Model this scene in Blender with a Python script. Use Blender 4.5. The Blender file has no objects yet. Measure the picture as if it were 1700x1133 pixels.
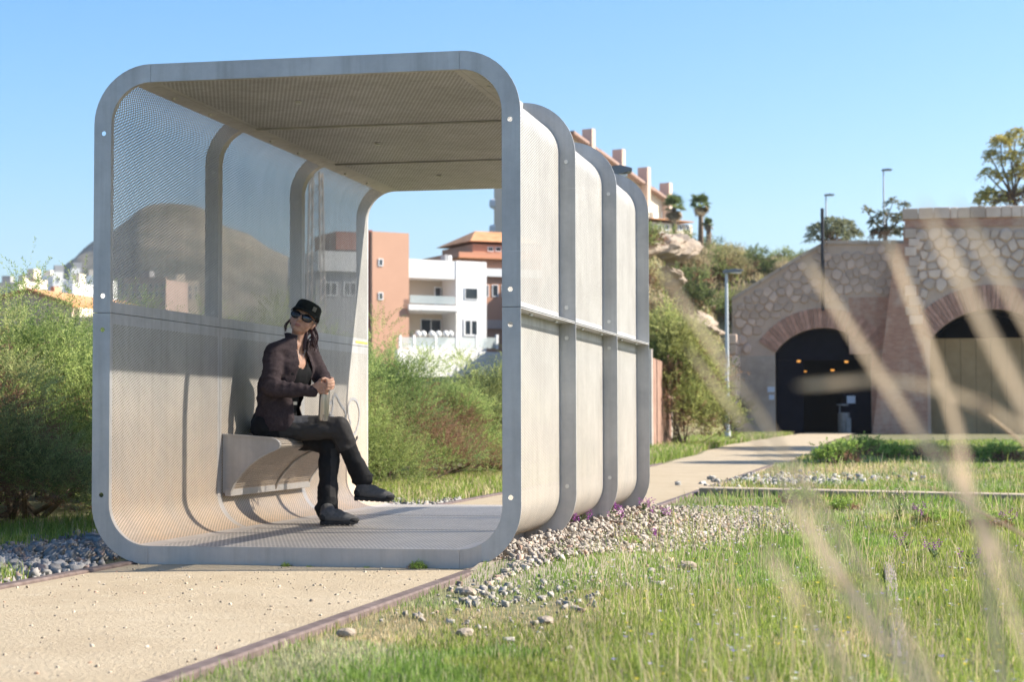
import bpy, bmesh, math, random
import numpy as np
from mathutils import Vector, Matrix
from mathutils.geometry import tessellate_polygon
random.seed(7); RNG = np.random.default_rng(11)
R_ = math.radians
sc = bpy.context.scene
# ------------------------------------------------------------------ camera
CAM = np.array([2.8778, -8.7888, 0.7149]); YAW, PITCH, ROLL, FPX = -0.2049, 0.0417, -0.0023, 3122.5
_f = np.array([math.sin(YAW)*math.cos(PITCH), math.cos(YAW)*math.cos(PITCH), math.sin(PITCH)])
_r = np.array([math.cos(YAW), -math.sin(YAW), 0.0]); _u = np.cross(_r, _f)
CR = _r*math.cos(ROLL)+_u*math.sin(ROLL); CU = -_r*math.sin(ROLL)+_u*math.cos(ROLL); CF = _f
cd = bpy.data.cameras.new('camera'); cam = bpy.data.objects.new('camera', cd); sc.collection.objects.link(cam)
cam.matrix_world = Matrix(((CR[0], CU[0], -CF[0], CAM[0]), (CR[1], CU[1], -CF[1], CAM[1]), (CR[2], CU[2], -CF[2], CAM[2]), (0, 0, 0, 1)))
cd.sensor_width = 36.0; cd.lens = FPX/1700*36; cd.clip_start = 0.05; cd.clip_end = 9000
cd.dof.use_dof = True; cd.dof.focus_distance = 10.0; cd.dof.aperture_fstop = 4.8
sc.camera = cam
# ------------------------------------------------------------------ light
SUN = np.array([1.0, 0.27, 0.763]); SUN /= np.linalg.norm(SUN)
SUN_EL = math.asin(SUN[2]); SUN_AZ = math.atan2(SUN[0], SUN[1])
w = bpy.data.worlds.new('World'); sc.world = w; w.use_nodes = True
nt = w.node_tree; bgn = nt.nodes['Background']; sky = nt.nodes.new('ShaderNodeTexSky')
sky.sky_type = 'NISHITA'; sky.sun_disc = False; sky.sun_elevation = SUN_EL; sky.sun_rotation = SUN_AZ
sky.altitude = 0; sky.air_density = 1.0; sky.dust_density = 1.4; sky.ozone_density = 4.2
hs_ = nt.nodes.new('ShaderNodeHueSaturation'); hs_.inputs['Saturation'].default_value = 1.28
nt.links.new(sky.outputs['Color'], hs_.inputs['Color']); nt.links.new(hs_.outputs['Color'], bgn.inputs['Color']); bgn.inputs['Strength'].default_value = 0.099
sl = bpy.data.lights.new('sun', 'SUN'); sl.energy = 4.6; sl.angle = R_(0.55); sl.color = (1.0, 0.93, 0.82)
so = bpy.data.objects.new('sun', sl); sc.collection.objects.link(so)
so.rotation_euler = Vector(SUN).to_track_quat('Z', 'Y').to_euler(); so.location = (20, 5, 20)
sc.view_settings.view_transform = 'Standard'; sc.view_settings.look = 'None'
sc.view_settings.gamma = 1.0; sc.view_settings.exposure = 1.28; sc.view_settings.use_curve_mapping = False
sc.render.engine = 'CYCLES'
sc.cycles.use_denoising = True; sc.cycles.transparent_max_bounces = 24; sc.cycles.max_bounces = 8
sc.cycles.diffuse_bounces = 4; sc.cycles.caustics_reflective = False; sc.cycles.caustics_refractive = False
# ------------------------------------------------------------------ helpers
COL = sc.collection
def ray(x, y): return CR*(x-850)/FPX + CU*(566.5-y)/FPX + CF
def onZ(x, y, z=0.0): d = ray(x, y); return CAM + d*((z-CAM[2])/d[2])
def onX(x, y, X): d = ray(x, y); return CAM + d*((X-CAM[0])/d[0])
def onY(x, y, Y): d = ray(x, y); return CAM + d*((Y-CAM[1])/d[1])
def link(o, parent=None):
    COL.objects.link(o)
    if parent is not None: o.parent = parent
    return o
def empty(name, loc=(0, 0, 0), rz=0.0, label=None, cat=None, group=None):
    o = bpy.data.objects.new(name, None); o.empty_display_size = 0.2; COL.objects.link(o)
    o.location = loc; o.rotation_euler = (0, 0, rz); tag(o, label, cat, group); return o
def tag(o, label=None, cat=None, group=None, kind=None):
    if label: o['label'] = label
    if cat: o['category'] = cat
    if group: o['group'] = group
    if kind: o['kind'] = kind
    return o
def copy_tree(o, parent=None):
    c = o.copy(); COL.objects.link(c); c.parent = parent
    for ch in list(o.children): copy_tree(ch, c)
    return c
class MB:
    """collects vertices and faces, then links them as one mesh object"""
    def __init__(s): s.v = []; s.f = []; s.m = []; s.uv = None
    def add(s, vs, fs, m=0):
        b = len(s.v); s.v += [tuple(map(float, p)) for p in vs]; s.f += [tuple(b+i for i in f) for f in fs]; s.m += [m]*len(fs); return s
    def box(s, lo, hi, m=0):
        x0, y0, z0 = lo; x1, y1, z1 = hi
        return s.add([(x0,y0,z0),(x1,y0,z0),(x1,y1,z0),(x0,y1,z0),(x0,y0,z1),(x1,y0,z1),(x1,y1,z1),(x0,y1,z1)],
                     [(0,3,2,1),(4,5,6,7),(0,1,5,4),(1,2,6,5),(2,3,7,6),(3,0,4,7)], m)
    def obox(s, c, ax, ay, az, m=0):   # oriented box, half-axis vectors
        c, ax, ay, az = map(np.array, (c, ax, ay, az))
        vs = [c+i*ax+j*ay+k*az for k in (-1, 1) for j in (-1, 1) for i in (-1, 1)]
        return s.add(vs, [(0,2,3,1),(4,5,7,6),(0,1,5,4),(1,3,7,5),(3,2,6,7),(2,0,4,6)], m)
    def tube(s, pts, rad, n=8, m=0, cap=True):
        pts = [np.array(p, float) for p in pts]; k = len(pts)
        if not hasattr(rad, '__len__'): rad = [rad]*k
        vs = []; prev = None
        for i in range(k):
            t = pts[min(i+1, k-1)]-pts[max(i-1, 0)]; t = t/(np.linalg.norm(t)+1e-9)
            if prev is None:
                a = np.array([0, 0, 1.0]) if abs(t[2]) < .9 else np.array([1.0, 0, 0]); prev = np.cross(t, a)
            prev = prev-t*(prev@t); prev /= np.linalg.norm(prev)+1e-9; b = np.cross(t, prev)
            vs += [pts[i]+rad[i]*(math.cos(q)*prev+math.sin(q)*b) for q in [2*math.pi*j/n for j in range(n)]]
        fs = [(i*n+j, i*n+(j+1) % n, (i+1)*n+(j+1) % n, (i+1)*n+j) for i in range(k-1) for j in range(n)]
        if cap: fs += [tuple(range(n-1, -1, -1)), tuple((k-1)*n+j for j in range(n))]
        return s.add(vs, fs, m)
    def ell(s, c, ax, ay=None, az=None, nu=14, nv=9, m=0):
        c = np.array(c, float)
        if not hasattr(ax, '__len__'): ax, ay, az = (ax, 0, 0), (0, ax if ay is None else ay, 0), (0, 0, ax if az is None else az)
        ax, ay, az = map(lambda q: np.array(q, float), (ax, ay, az)); vs = [c-az]
        for i in range(1, nv):
            p = math.pi*i/nv
            vs += [c-az*math.cos(p)+math.sin(p)*(ax*math.cos(2*math.pi*j/nu)+ay*math.sin(2*math.pi*j/nu)) for j in range(nu)]
        vs.append(c+az); L = len(vs)-1
        fs = [(0, 1+(j+1) % nu, 1+j) for j in range(nu)]
        fs += [(1+(i-1)*nu+j, 1+(i-1)*nu+(j+1) % nu, 1+i*nu+(j+1) % nu, 1+i*nu+j) for i in range(1, nv-1) for j in range(nu)]
        fs += [(L, 1+(nv-2)*nu+j, 1+(nv-2)*nu+(j+1) % nu) for j in range(nu)]
        return s.add(vs, fs, m)
    def capsule(s, p0, r0, p1, r1, n=12, m=0):
        p0 = np.array(p0, float); p1 = np.array(p1, float); t = p1-p0; L = np.linalg.norm(t)+1e-9; t = t/L
        pts = [p0-t*r0*.98, p0-t*r0*.8, p0-t*r0*.45, p0, p1, p1+t*r1*.45, p1+t*r1*.8, p1+t*r1*.98]
        return s.tube(pts, [r0*.2, r0*.6, r0*.893, r0, r1, r1*.893, r1*.6, r1*.2], n, m)
    def prism(s, poly, d0, d1, axis='y', m=0):
        """extrude a polygon given as (a, b) pairs; axis y -> (x, z), x -> (y, z), z -> (x, y). Concave is fine."""
        bm = bmesh.new()
        def P(a, b, d): return (a, d, b) if axis == 'y' else (d, a, b) if axis == 'x' else (a, b, d)
        v0 = [bm.verts.new(P(a, b, d0)) for a, b in poly]; v1 = [bm.verts.new(P(a, b, d1)) for a, b in poly]
        n = len(poly)
        if n > 4:
            for t in tessellate_polygon([[Vector((a, b, 0)) for a, b in poly]]):
                try: bm.faces.new([v0[i] for i in t]); bm.faces.new([v1[i] for i in t[::-1]])
                except ValueError: pass
        else: bm.faces.new(v0); bm.faces.new(v1[::-1])
        for i in range(n): bm.faces.new((v0[i], v1[i], v1[(i+1) % n], v0[(i+1) % n]))
        bmesh.ops.recalc_face_normals(bm, faces=bm.faces); bm.verts.index_update()
        s.add([tuple(v.co) for v in bm.verts], [tuple(v.index for v in f.verts) for f in bm.faces], m); bm.free(); return s
    def mesh(s, name, mats):
        me = bpy.data.meshes.new(name); me.from_pydata(s.v, [], s.f)
        for q in (mats if isinstance(mats, (list, tuple)) else [mats]): me.materials.append(q)
        if any(s.m): me.polygons.foreach_set('material_index', s.m)
        return me
    def build(s, name, mats, parent=None, smooth=False, bevel=0, loc=None):
        me = s.mesh(name, mats); o = bpy.data.objects.new(name, me)
        if loc is not None: o.location = loc
        if smooth: shade(me, smooth)
        if bevel:
            b = o.modifiers.new('b', 'BEVEL'); b.width = bevel; b.segments = 2; b.limit_method = 'ANGLE'
        return link(o, parent)
def shade(me, ang=True):
    me.polygons.foreach_set('use_smooth', [True]*len(me.polygons))
    if ang is not True: me.set_sharp_from_angle(angle=R_(ang))
def npmesh(name, V, F, mat, parent=None, col=None, smooth=False):
    """V (n,3), F (m,k) arrays -> one mesh object; col per-face (m,3) -> colour attribute 'col'"""
    V = np.asarray(V, np.float32); F = np.asarray(F, np.int32); m, k = F.shape
    me = bpy.data.meshes.new(name); me.vertices.add(len(V)); me.vertices.foreach_set('co', V.ravel())
    me.loops.add(m*k); me.loops.foreach_set('vertex_index', F.ravel())
    me.polygons.add(m); me.polygons.foreach_set('loop_start', np.arange(0, m*k, k, dtype=np.int32))
    if col is not None:
        a = me.attributes.new('col', 'FLOAT_COLOR', 'CORNER'); c = np.ones((m, k, 4), np.float32); c[:, :, :3] = np.asarray(col, np.float32)[:, None, :]
        a.data.foreach_set('color', c.ravel())
    me.materials.append(mat); me.update(calc_edges=True); me.validate()
    if smooth: shade(me, smooth)
    return link(bpy.data.objects.new(name, me), parent)
def evalmesh(o):
    dg = bpy.context.evaluated_depsgraph_get(); dg.update(); return bpy.data.meshes.new_from_object(o.evaluated_get(dg))
def bake(o):
    """apply the modifiers of an object"""
    me = evalmesh(o); old = o.data; o.modifiers.clear(); o.data = me; me.name = old.name; return o
def organic(name, mb, mat, voxel, parent=None, smooth_it=4, disp=None):
    """fuse overlapping primitives into one continuous smooth surface"""
    o = mb.build(name, mat, parent)
    r = o.modifiers.new('r', 'REMESH'); r.mode = 'VOXEL'; r.voxel_size = voxel
    if smooth_it: s = o.modifiers.new('s', 'SMOOTH'); s.iterations = smooth_it; s.factor = .5
    bake(o); o.data.materials.clear()
    for q in (mat if isinstance(mat, (list, tuple)) else [mat]): o.data.materials.append(q)
    shade(o.data); return o
def coords(me): a = np.empty(len(me.vertices)*3, np.float32); me.vertices.foreach_get('co', a); return a.reshape(-1, 3)
def setcoords(me, a): me.vertices.foreach_set('co', np.asarray(a, np.float32).ravel()); me.update()
def normals(me): a = np.empty(len(me.vertices)*3, np.float32); me.vertices.foreach_get('normal', a); return a.reshape(-1, 3)
def vcol(me, c):
    a = me.attributes.new('col', 'FLOAT_COLOR', 'POINT'); q = np.ones((len(me.vertices), 4), np.float32); q[:, :3] = c; a.data.foreach_set('color', q.ravel())
def _h(i, j, s): q = np.sin(i*127.1+j*311.7+s*74.7)*43758.5453; return q-np.floor(q)
def vnoise(x, y, s=0.0):
    x = np.asarray(x, float); y = np.asarray(y, float); i = np.floor(x); j = np.floor(y); a = x-i; b = y-j; a = a*a*(3-2*a); b = b*b*(3-2*b)
    return (_h(i,j,s)*(1-a)+_h(i+1,j,s)*a)*(1-b)+(_h(i,j+1,s)*(1-a)+_h(i+1,j+1,s)*a)*b
def fbm(x, y, s=0.0, o=4):
    t = 0; a = .5; n = 0
    for k in range(o): t = t+a*vnoise(np.asarray(x)*2**k, np.asarray(y)*2**k, s+k*3.1); n += a; a *= .5
    return t/n
def sstep(a, b, x): t = np.clip((np.asarray(x, float)-a)/(b-a), 0, 1); return t*t*(3-2*t)
# ------------------------------------------------------------------ materials
class NT:
    def __init__(s, name):
        s.m = bpy.data.materials.new(name); s.m.use_nodes = True; s.t = s.m.node_tree; s.p = s.t.nodes['Principled BSDF']; s.out = s.t.nodes['Material Output']
    def n(s, typ, **k):
        q = s.t.nodes.new(typ)
        for a, v in k.items(): setattr(q, a, v)
        return q
    def l(s, a, b): s.t.links.new(a, b)
    def math(s, op, a, b=None, c=None):
        q = s.n('ShaderNodeMath', operation=op)
        for i, x in enumerate((a, b, c)):
            if x is None: continue
            if hasattr(x, 'is_output'): s.l(x, q.inputs[i])
            else: q.inputs[i].default_value = x
        return q.outputs[0]
    def noise(s, vec, scale, detail=4, rough=.6):
        q = s.n('ShaderNodeTexNoise'); q.inputs['Scale'].default_value = scale; q.inputs['Detail'].default_value = detail; q.inputs['Roughness'].default_value = rough
        if vec is not None: s.l(vec, q.inputs['Vector'])
        return q.outputs['Fac']
    def ramp(s, fac, stops):
        q = s.n('ShaderNodeValToRGB'); e = q.color_ramp.elements
        while len(e) < len(stops): e.new(.5)
        for i, (p, c) in enumerate(stops): e[i].position = p; e[i].color = (*c, 1) if hasattr(c, '__len__') else (c, c, c, 1)
        s.l(fac, q.inputs['Fac']); return q.outputs['Color']
    def mix(s, fac, a, b, typ='MIX'):
        q = s.n('ShaderNodeMix', data_type='RGBA', blend_type=typ)
        for sock, x in ((q.inputs[0], fac), (q.inputs[6], a), (q.inputs[7], b)):
            if hasattr(x, 'is_output'): s.l(x, sock)
            elif hasattr(x, '__len__'): sock.default_value = (*x, 1)
            else: sock.default_value = x
        return q.outputs[2]
    def base(s, x):
        if hasattr(x, 'is_output'): s.l(x, s.p.inputs['Base Color'])
        else: s.p.inputs['Base Color'].default_value = (*x, 1)
        return s
    def set(s, rough=.6, metal=0.0, spec=.5):
        s.p.inputs['Roughness'].default_value = rough; s.p.inputs['Metallic'].default_value = metal; s.p.inputs['Specular IOR Level'].default_value = spec; return s
    def bump(s, h, strength=.3, dist=.01):
        q = s.n('ShaderNodeBump'); q.inputs['Strength'].default_value = strength; q.inputs['Distance'].default_value = dist
        s.l(h, q.inputs['Height']); s.l(q.outputs['Normal'], s.p.inputs['Normal']); return s
    def obj(s): return s.n('ShaderNodeTexCoord').outputs['Object']
    def pos(s): return s.n('ShaderNodeNewGeometry').outputs['Position']
def mat(name, c1, c2=None, scale=6, rough=.7, metal=0.0, bump=0.0, bscale=None, bdist=.01, spec=.4, pos=False, r2=None, detail=5):
    q = NT(name); v = q.pos() if pos else q.obj(); c2 = c2 or c1
    if c1 == c2: q.base(c1)
    else: q.base(q.ramp(q.noise(v, scale, detail), [(.3, c1), (.7, c2)]))
    q.set(rough, metal, spec)
    if r2 is not None: q.l(q.ramp(q.noise(v, scale*2.3, 4), [(.3, rough), (.7, r2)]), q.p.inputs['Roughness'])
    if bump: q.bump(q.noise(v, bscale or scale*4, 6), bump, bdist)
    return q.m
def leafmat(name, rough=.6, transl=.35, var=.25):
    """foliage: colour comes from the leaf's own attribute; thin leaves let some light through"""
    q = NT(name); a = q.n('ShaderNodeAttribute', attribute_name='col'); oi = q.n('ShaderNodeObjectInfo')
    c = q.mix(q.math('MULTIPLY', oi.outputs['Random'], var), a.outputs['Color'], (.10, .085, .03))
    q.base(c).set(rough, 0, .3); tr = q.n('ShaderNodeBsdfTranslucent'); q.l(c, tr.inputs['Color'])
    mx = q.n('ShaderNodeMixShader'); mx.inputs[0].default_value = transl
    q.l(q.p.outputs[0], mx.inputs[1]); q.l(tr.outputs[0], mx.inputs[2]); q.l(mx.outputs[0], q.out.inputs['Surface']); return q.m
def steel(name, perf=False, HOLE_R=0.0064, PT=0.0018, PITCH_=0.0172, dusty=True, tone=None):
    """dusty galvanised steel; perf adds the punched holes (UVs in metres)"""
    q = NT(name); v = q.pos(); n1 = q.noise(v, 3.5, 6, .65); n2 = q.noise(v, 40, 4, .7)
    mp = q.n('ShaderNodeMapping'); mp.inputs['Scale'].default_value = (1.5, 1.5, 30); q.l(v, mp.inputs['Vector'])
    n3 = q.noise(mp.outputs[0], 2.0, 5, .7)
    c = q.ramp(n1, [(.3, (.40, .385, .36) if perf else (.40, .40, .40)), (.7, (.55, .535, .50) if perf else (.55, .545, .53))])
    c = q.mix(q.ramp(n3, [(.62, 0.0), (.72, .35)]), c, (.66, .67, .67))
    mv = q.n('ShaderNodeMapping'); mv.inputs['Scale'].default_value = (14, 14, .7); q.l(v, mv.inputs['Vector']); c = q.mix(q.ramp(q.noise(mv.outputs[0], 1.0, 5, .65), [(.46, 0.0), (.72, .34)]), c, (.24, .22, .19))   # rain streaks
    sep = q.n('ShaderNodeSeparateXYZ'); q.l(v, sep.inputs[0])
    low = q.math('MULTIPLY', q.math('SUBTRACT', 1.0, q.math('DIVIDE', sep.outputs[2], 1.1)), q.math('ADD', n1, .1))
    low = q.math('MULTIPLY', low, q.math('SUBTRACT', 1.0, q.math('MULTIPLY', q.math('GREATER_THAN', sep.outputs[0], .9), .6))); cl = q.n('ShaderNodeClamp'); q.l(low, cl.inputs[0]); dust = q.math('MULTIPLY', cl.outputs[0], (1.15 if perf else .4) if dusty else .32)
    c = q.mix(dust, c, (.66, .44, .25))
    q.base(c).set(.5, .45 if not perf else .25, .4)
    q.l(q.ramp(n2, [(.3, .42), (.7, .62)]), q.p.inputs['Roughness']); q.bump(n2, .06, .004)
    if tone: c = q.mix(1.0, c, tone, 'MULTIPLY')
    if perf:
        uv = q.n('ShaderNodeUVMap'); p = PITCH_; hs = []
        for off in (0.0, .5):
            m1 = q.n('ShaderNodeMapping'); m1.inputs['Scale'].default_value = (1/p, 1/(p*1.732), 1); m1.inputs['Location'].default_value = (off, off, 0)
            q.l(uv.outputs[0], m1.inputs['Vector']); fr = q.n('ShaderNodeVectorMath', operation='FRACTION'); q.l(m1.outputs[0], fr.inputs[0])
            sb = q.n('ShaderNodeVectorMath', operation='SUBTRACT'); q.l(fr.outputs[0], sb.inputs[0]); sb.inputs[1].default_value = (.5, .5, 0)
            ml = q.n('ShaderNodeVectorMath', operation='MULTIPLY'); q.l(sb.outputs[0], ml.inputs[0]); ml.inputs[1].default_value = (p, p*1.732, 0)
            hs.append(ml.outputs[0])
        # a punched hole has depth: a ray gets through only if it also leaves by the far rim of the same hole
        ge = q.n('ShaderNodeNewGeometry')
        def vm(op, a, b):
            k = q.n('ShaderNodeVectorMath', operation=op)
            for i, x in enumerate((a, b)):
                if hasattr(x, 'is_output'): q.l(x, k.inputs[i])
                else: k.inputs[i].default_value = x
            return k.outputs['Value'] if op in ('DOT_PRODUCT', 'LENGTH') else k.outputs[0]
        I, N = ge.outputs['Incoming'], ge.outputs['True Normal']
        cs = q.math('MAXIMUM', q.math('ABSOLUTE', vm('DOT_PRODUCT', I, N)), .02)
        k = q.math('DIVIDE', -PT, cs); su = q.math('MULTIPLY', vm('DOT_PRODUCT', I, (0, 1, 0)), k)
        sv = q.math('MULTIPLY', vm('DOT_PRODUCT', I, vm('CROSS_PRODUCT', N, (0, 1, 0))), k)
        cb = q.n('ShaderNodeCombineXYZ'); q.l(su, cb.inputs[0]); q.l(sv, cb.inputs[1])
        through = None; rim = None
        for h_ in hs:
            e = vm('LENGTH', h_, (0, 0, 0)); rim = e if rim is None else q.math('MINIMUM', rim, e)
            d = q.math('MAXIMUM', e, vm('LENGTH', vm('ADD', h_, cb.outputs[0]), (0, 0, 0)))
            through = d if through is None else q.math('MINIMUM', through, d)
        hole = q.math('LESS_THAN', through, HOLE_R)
        q.base(q.mix(q.math('MULTIPLY', q.math('LESS_THAN', rim, HOLE_R), .72), c, (.11, .10, .085)))   # shade inside the holes painted as a dark colour on their walls
        tr = q.n('ShaderNodeBsdfTransparent'); mx = q.n('ShaderNodeMixShader')
        q.l(hole, mx.inputs[0]); q.l(q.p.outputs[0], mx.inputs[1]); q.l(tr.outputs[0], mx.inputs[2]); q.l(mx.outputs[0], q.out.inputs['Surface'])
    return q.m
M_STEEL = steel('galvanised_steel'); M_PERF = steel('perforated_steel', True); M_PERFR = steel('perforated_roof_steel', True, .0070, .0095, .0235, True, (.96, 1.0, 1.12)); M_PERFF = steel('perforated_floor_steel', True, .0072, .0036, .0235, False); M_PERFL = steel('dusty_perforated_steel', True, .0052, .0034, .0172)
M_BOLT = mat('bolt_zinc', (.62, .62, .6), (.7, .69, .66), 60, .35, .7)
M_HOLE = mat('dark_gap', (.03, .03, .03))
# ------------------------------------------------------------------ ground, path, rails
def ground_h(x, y):
    x = np.asarray(x, float); y = np.asarray(y, float); d = np.hypot(x-CAM[0], y-CAM[1])
    # long slope rising behind the hedge on the left of the line
    xa = (x-CAM[0])/np.maximum(y-CAM[1], 5.0); hillside = sstep(-.222, -.175, xa)
    h = sstep(-3.6, -16, x)*np.clip((d-18)*0.034, 0, 26)
    # cutting slope left of the tunnel mouth and the hill the tunnel enters
    cut = sstep(-4.6, -9.5, x)*sstep(50, 84, y)*8.6*hillside
    back = sstep(97, 108, y)*hillside*(9.2+np.clip(y-110, 0, 45)*.115)
    h = np.maximum(np.maximum(h, cut), back)
    mead = (np.clip(y-2, 0, 200)*0+1)*sstep(1.2, 3.0, x)
    n = (fbm(x*.5, y*.5, 3)-.35)*.06*mead + (fbm(x*.07, y*.07, 9)-.5)*np.clip(h, 0, 6)*.45
    h = h+n*np.where(np.abs(x) < 1.2, 0, 1)
    return np.where((y > 80) & (y < 97) & (x > -5.2), 0, h) - .012
az = np.concatenate([np.arange(-180, -32, 4.0), np.arange(-32, 14, .3), np.arange(14, 180, 4.0)])
rr = np.concatenate([np.linspace(.0, 14, 60)[1:], 14*np.power(2300/14, np.linspace(0, 1, 190)[1:])])
A, Rr = np.meshgrid(np.radians(az), rr); gx = CAM[0]+Rr*np.sin(A); gy = CAM[1]+Rr*np.cos(A)
nA, nR = len(az), len(rr); gz = ground_h(gx, gy)
V = np.stack([gx, gy, gz], -1).reshape(-1, 3); V = np.vstack([V, [[CAM[0], CAM[1], -.012]]])
F = [(i*nA+j, i*nA+(j+1) % nA, (i+1)*nA+(j+1) % nA, (i+1)*nA+j) for i in range(nR-1) for j in range(nA)]
F = np.array(F)[:, ::-1]
q = NT('ground_soil'); v = q.pos(); sp = q.n('ShaderNodeSeparateXYZ'); q.l(v, sp.inputs[0])
n1 = q.noise(v, .9, 6, .65); n2 = q.noise(v, 14, 5, .7); n3 = q.noise(v, .12, 5, .6)
c = q.ramp(n1, [(.3, (.15, .13, .07)), (.5, (.11, .12, .045)), (.7, (.23, .19, .11))])
c = q.mix(q.ramp(n2, [(.35, .0), (.75, .6)]), c, (.3, .25, .16))
far = q.ramp(n3, [(.35, (.30, .24, .16)), (.52, (.13, .13, .06)), (.7, (.36, .30, .21))])
c = q.mix(q.ramp(q.math('DIVIDE', sp.outputs[2], 4.0), [(.1, 0.0), (.6, 1.0)]), c, far)
q.base(c).set(.95, 0, .2).bump(n2, .6, .03)
M_GROUND = q.m
g = npmesh('ground', V, F, M_GROUND, smooth=True); tag(g, kind='structure')
for i in range(1): pass
# sandy path between the rails
q = NT('path_sand'); v = q.pos(); n1 = q.noise(v, 1.6, 6, .6); n2 = q.noise(v, 60, 4, .75); n3 = q.noise(v, 9, 5, .6)
c = q.ramp(n1, [(.3, (.41, .325, .215)), (.7, (.50, .41, .285))]); c = q.mix(q.ramp(n2, [(.4, 0.0), (.8, .5)]), c, (.36, .28, .18)); c = q.mix(q.ramp(n3, [(.55, 0.0), (.7, .4)]), c, (.56, .48, .35)); n4 = q.noise(v, 3.2, 6, .75); c = q.mix(q.ramp(n4, [(.52, 0.0), (.70, .28)]), c, (.34, .27, .18))
q.base(c).set(.95, 0, .15).bump(q.math('ADD', n2, n4), .8, .02); M_SAND = q.m
ys = np.concatenate([np.linspace(-16, 20, 73), np.linspace(22, 84, 32)])
def path_l(y): return -.865 - .9*sstep(18, 45, y) + 0.05*np.sin(y*.7)*sstep(8, 20, y)
def path_r(y): return .865 + .12*sstep(8, 16, y) - .3*sstep(25, 50, y) + .05*np.sin(y*.9)*sstep(10, 20, y)
nx = 9; V = []; 
for y in ys:
    for i in range(nx):
        t = i/(nx-1); x = path_l(y)*(1-t)+path_r(y)*t; V.append((x, y, .004+(.006*(vnoise(x*3, y*3, 5)-.5) if 0 < i < nx-1 else -.004) + .03*sstep(30, 60, y)))
F = [(i*nx+j, i*nx+j+1, (i+1)*nx+j+1, (i+1)*nx+j) for i in range(len(ys)-1) for j in range(nx-1)]
p = npmesh('path', V, F, M_SAND, smooth=True); tag(p, kind='structure')
M_RAIL = mat('rusty_rail', (.10, .07, .06), (.20, .15, .13), 14, .75, .3, .4, 60, .004, pos=True)
for sgn, lab in ((1, 'rusty rail sunk along the right edge of the sandy path'), (-1, 'rusty rail sunk along the left edge of the sandy path')):
    o = MB().prism([(-.033, -.12), (.033, -.12), (.033, .008), (.026, .015), (-.026, .015), (-.033, .008)], -16, 21, 'y').build('rail', M_RAIL)
    o.location = (sgn*.9, 0, 0); tag(o, lab, 'rail', 'rails either side of the path')
M_CONC = mat('weathered_concrete', (.30, .24, .165), (.44, .36, .25), 5, .9, 0, .5, 50, .01, pos=True)
kb = MB()
o = MB().prism([(.98, 9.0), (4.4, 7.55), (9, 6.6), (9, 6.95), (4.4, 7.9), (.98, 9.4)], -.1, .065, 'z').build('kerb', M_CONC, bevel=.012)
tag(o, 'low pale concrete kerb crossing the grass from the path edge', 'kerb')
M_PLANK = mat('grey_plank', (.17, .135, .11), (.30, .25, .21), 8, .9, 0, .4, 40, .006)
o = MB().box((-.026, -2.0, -.10), (.026, 2.2, .004)).build('sleeper_plank', M_PLANK, bevel=.006); o.location = (2.83, -1.0, 0); o.rotation_euler = (0, 0, R_(1.0))
tag(o, 'narrow grey plank lying half hidden in the meadow grass', 'plank')
# ------------------------------------------------------------------ shelter
H, W, L, FL, RO, ZM = 2.5, 2.1882, 1.5474, .0917, .30, 1.2534
hw = W/2; hi = hw-FL; RI = RO-FL; J = hw-RO
shelter = empty('shelter', (0, 0, 0), 0, 'tunnel-like shelter of perforated grey steel panels with rounded corners over the sandy path', 'shelter')
def arc(cx, cz, r, a0, a1, n=10): return [(cx+r*math.cos(R_(a0+(a1-a0)*i/n)), cz+r*math.sin(R_(a0+(a1-a0)*i/n)), math.cos(R_(a0+(a1-a0)*i/n)), math.sin(R_(a0+(a1-a0)*i/n))) for i in range(n+1)]
def dedup(p):
    o = [p[0]]
    for a in p[1:]:
        if math.hypot(a[0]-o[-1][0], a[1]-o[-1][1]) > 1e-5: o.append(a)
    return o
G = .0015
PROF = {
 'upper': [(hi, ZM+G, 1, 0), (hi, ZM+.055, 1, 0), (hi, ZM+.4, 1, 0)] + arc(J, H-RO, RI, 0, 90)[0:1] + arc(J, H-RO, RI, 0, 90, 12)[1:] ,
 'lower': [(hi, ZM-G, 1, 0), (hi, ZM-.055, 1, 0), (hi, ZM-.4, 1, 0)] + arc(J, RO, RI, 0, -90, 12),
}
def profile(kind, side):
    if kind == 'roof': return [(J-G, H-FL, 0, 1), (J-.035, H-FL, 0, 1), (-J+.035, H-FL, 0, 1), (-J+G, H-FL, 0, 1)]
    if kind == 'floor': return [(J-G, FL, 0, -1), (J-.035, FL, 0, -1), (-J+.035, FL, 0, -1), (-J+G, FL, 0, -1)]
    return [(side*x, z, side*nx, nz) for x, z, nx, nz in dedup(PROF[kind])]
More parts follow.
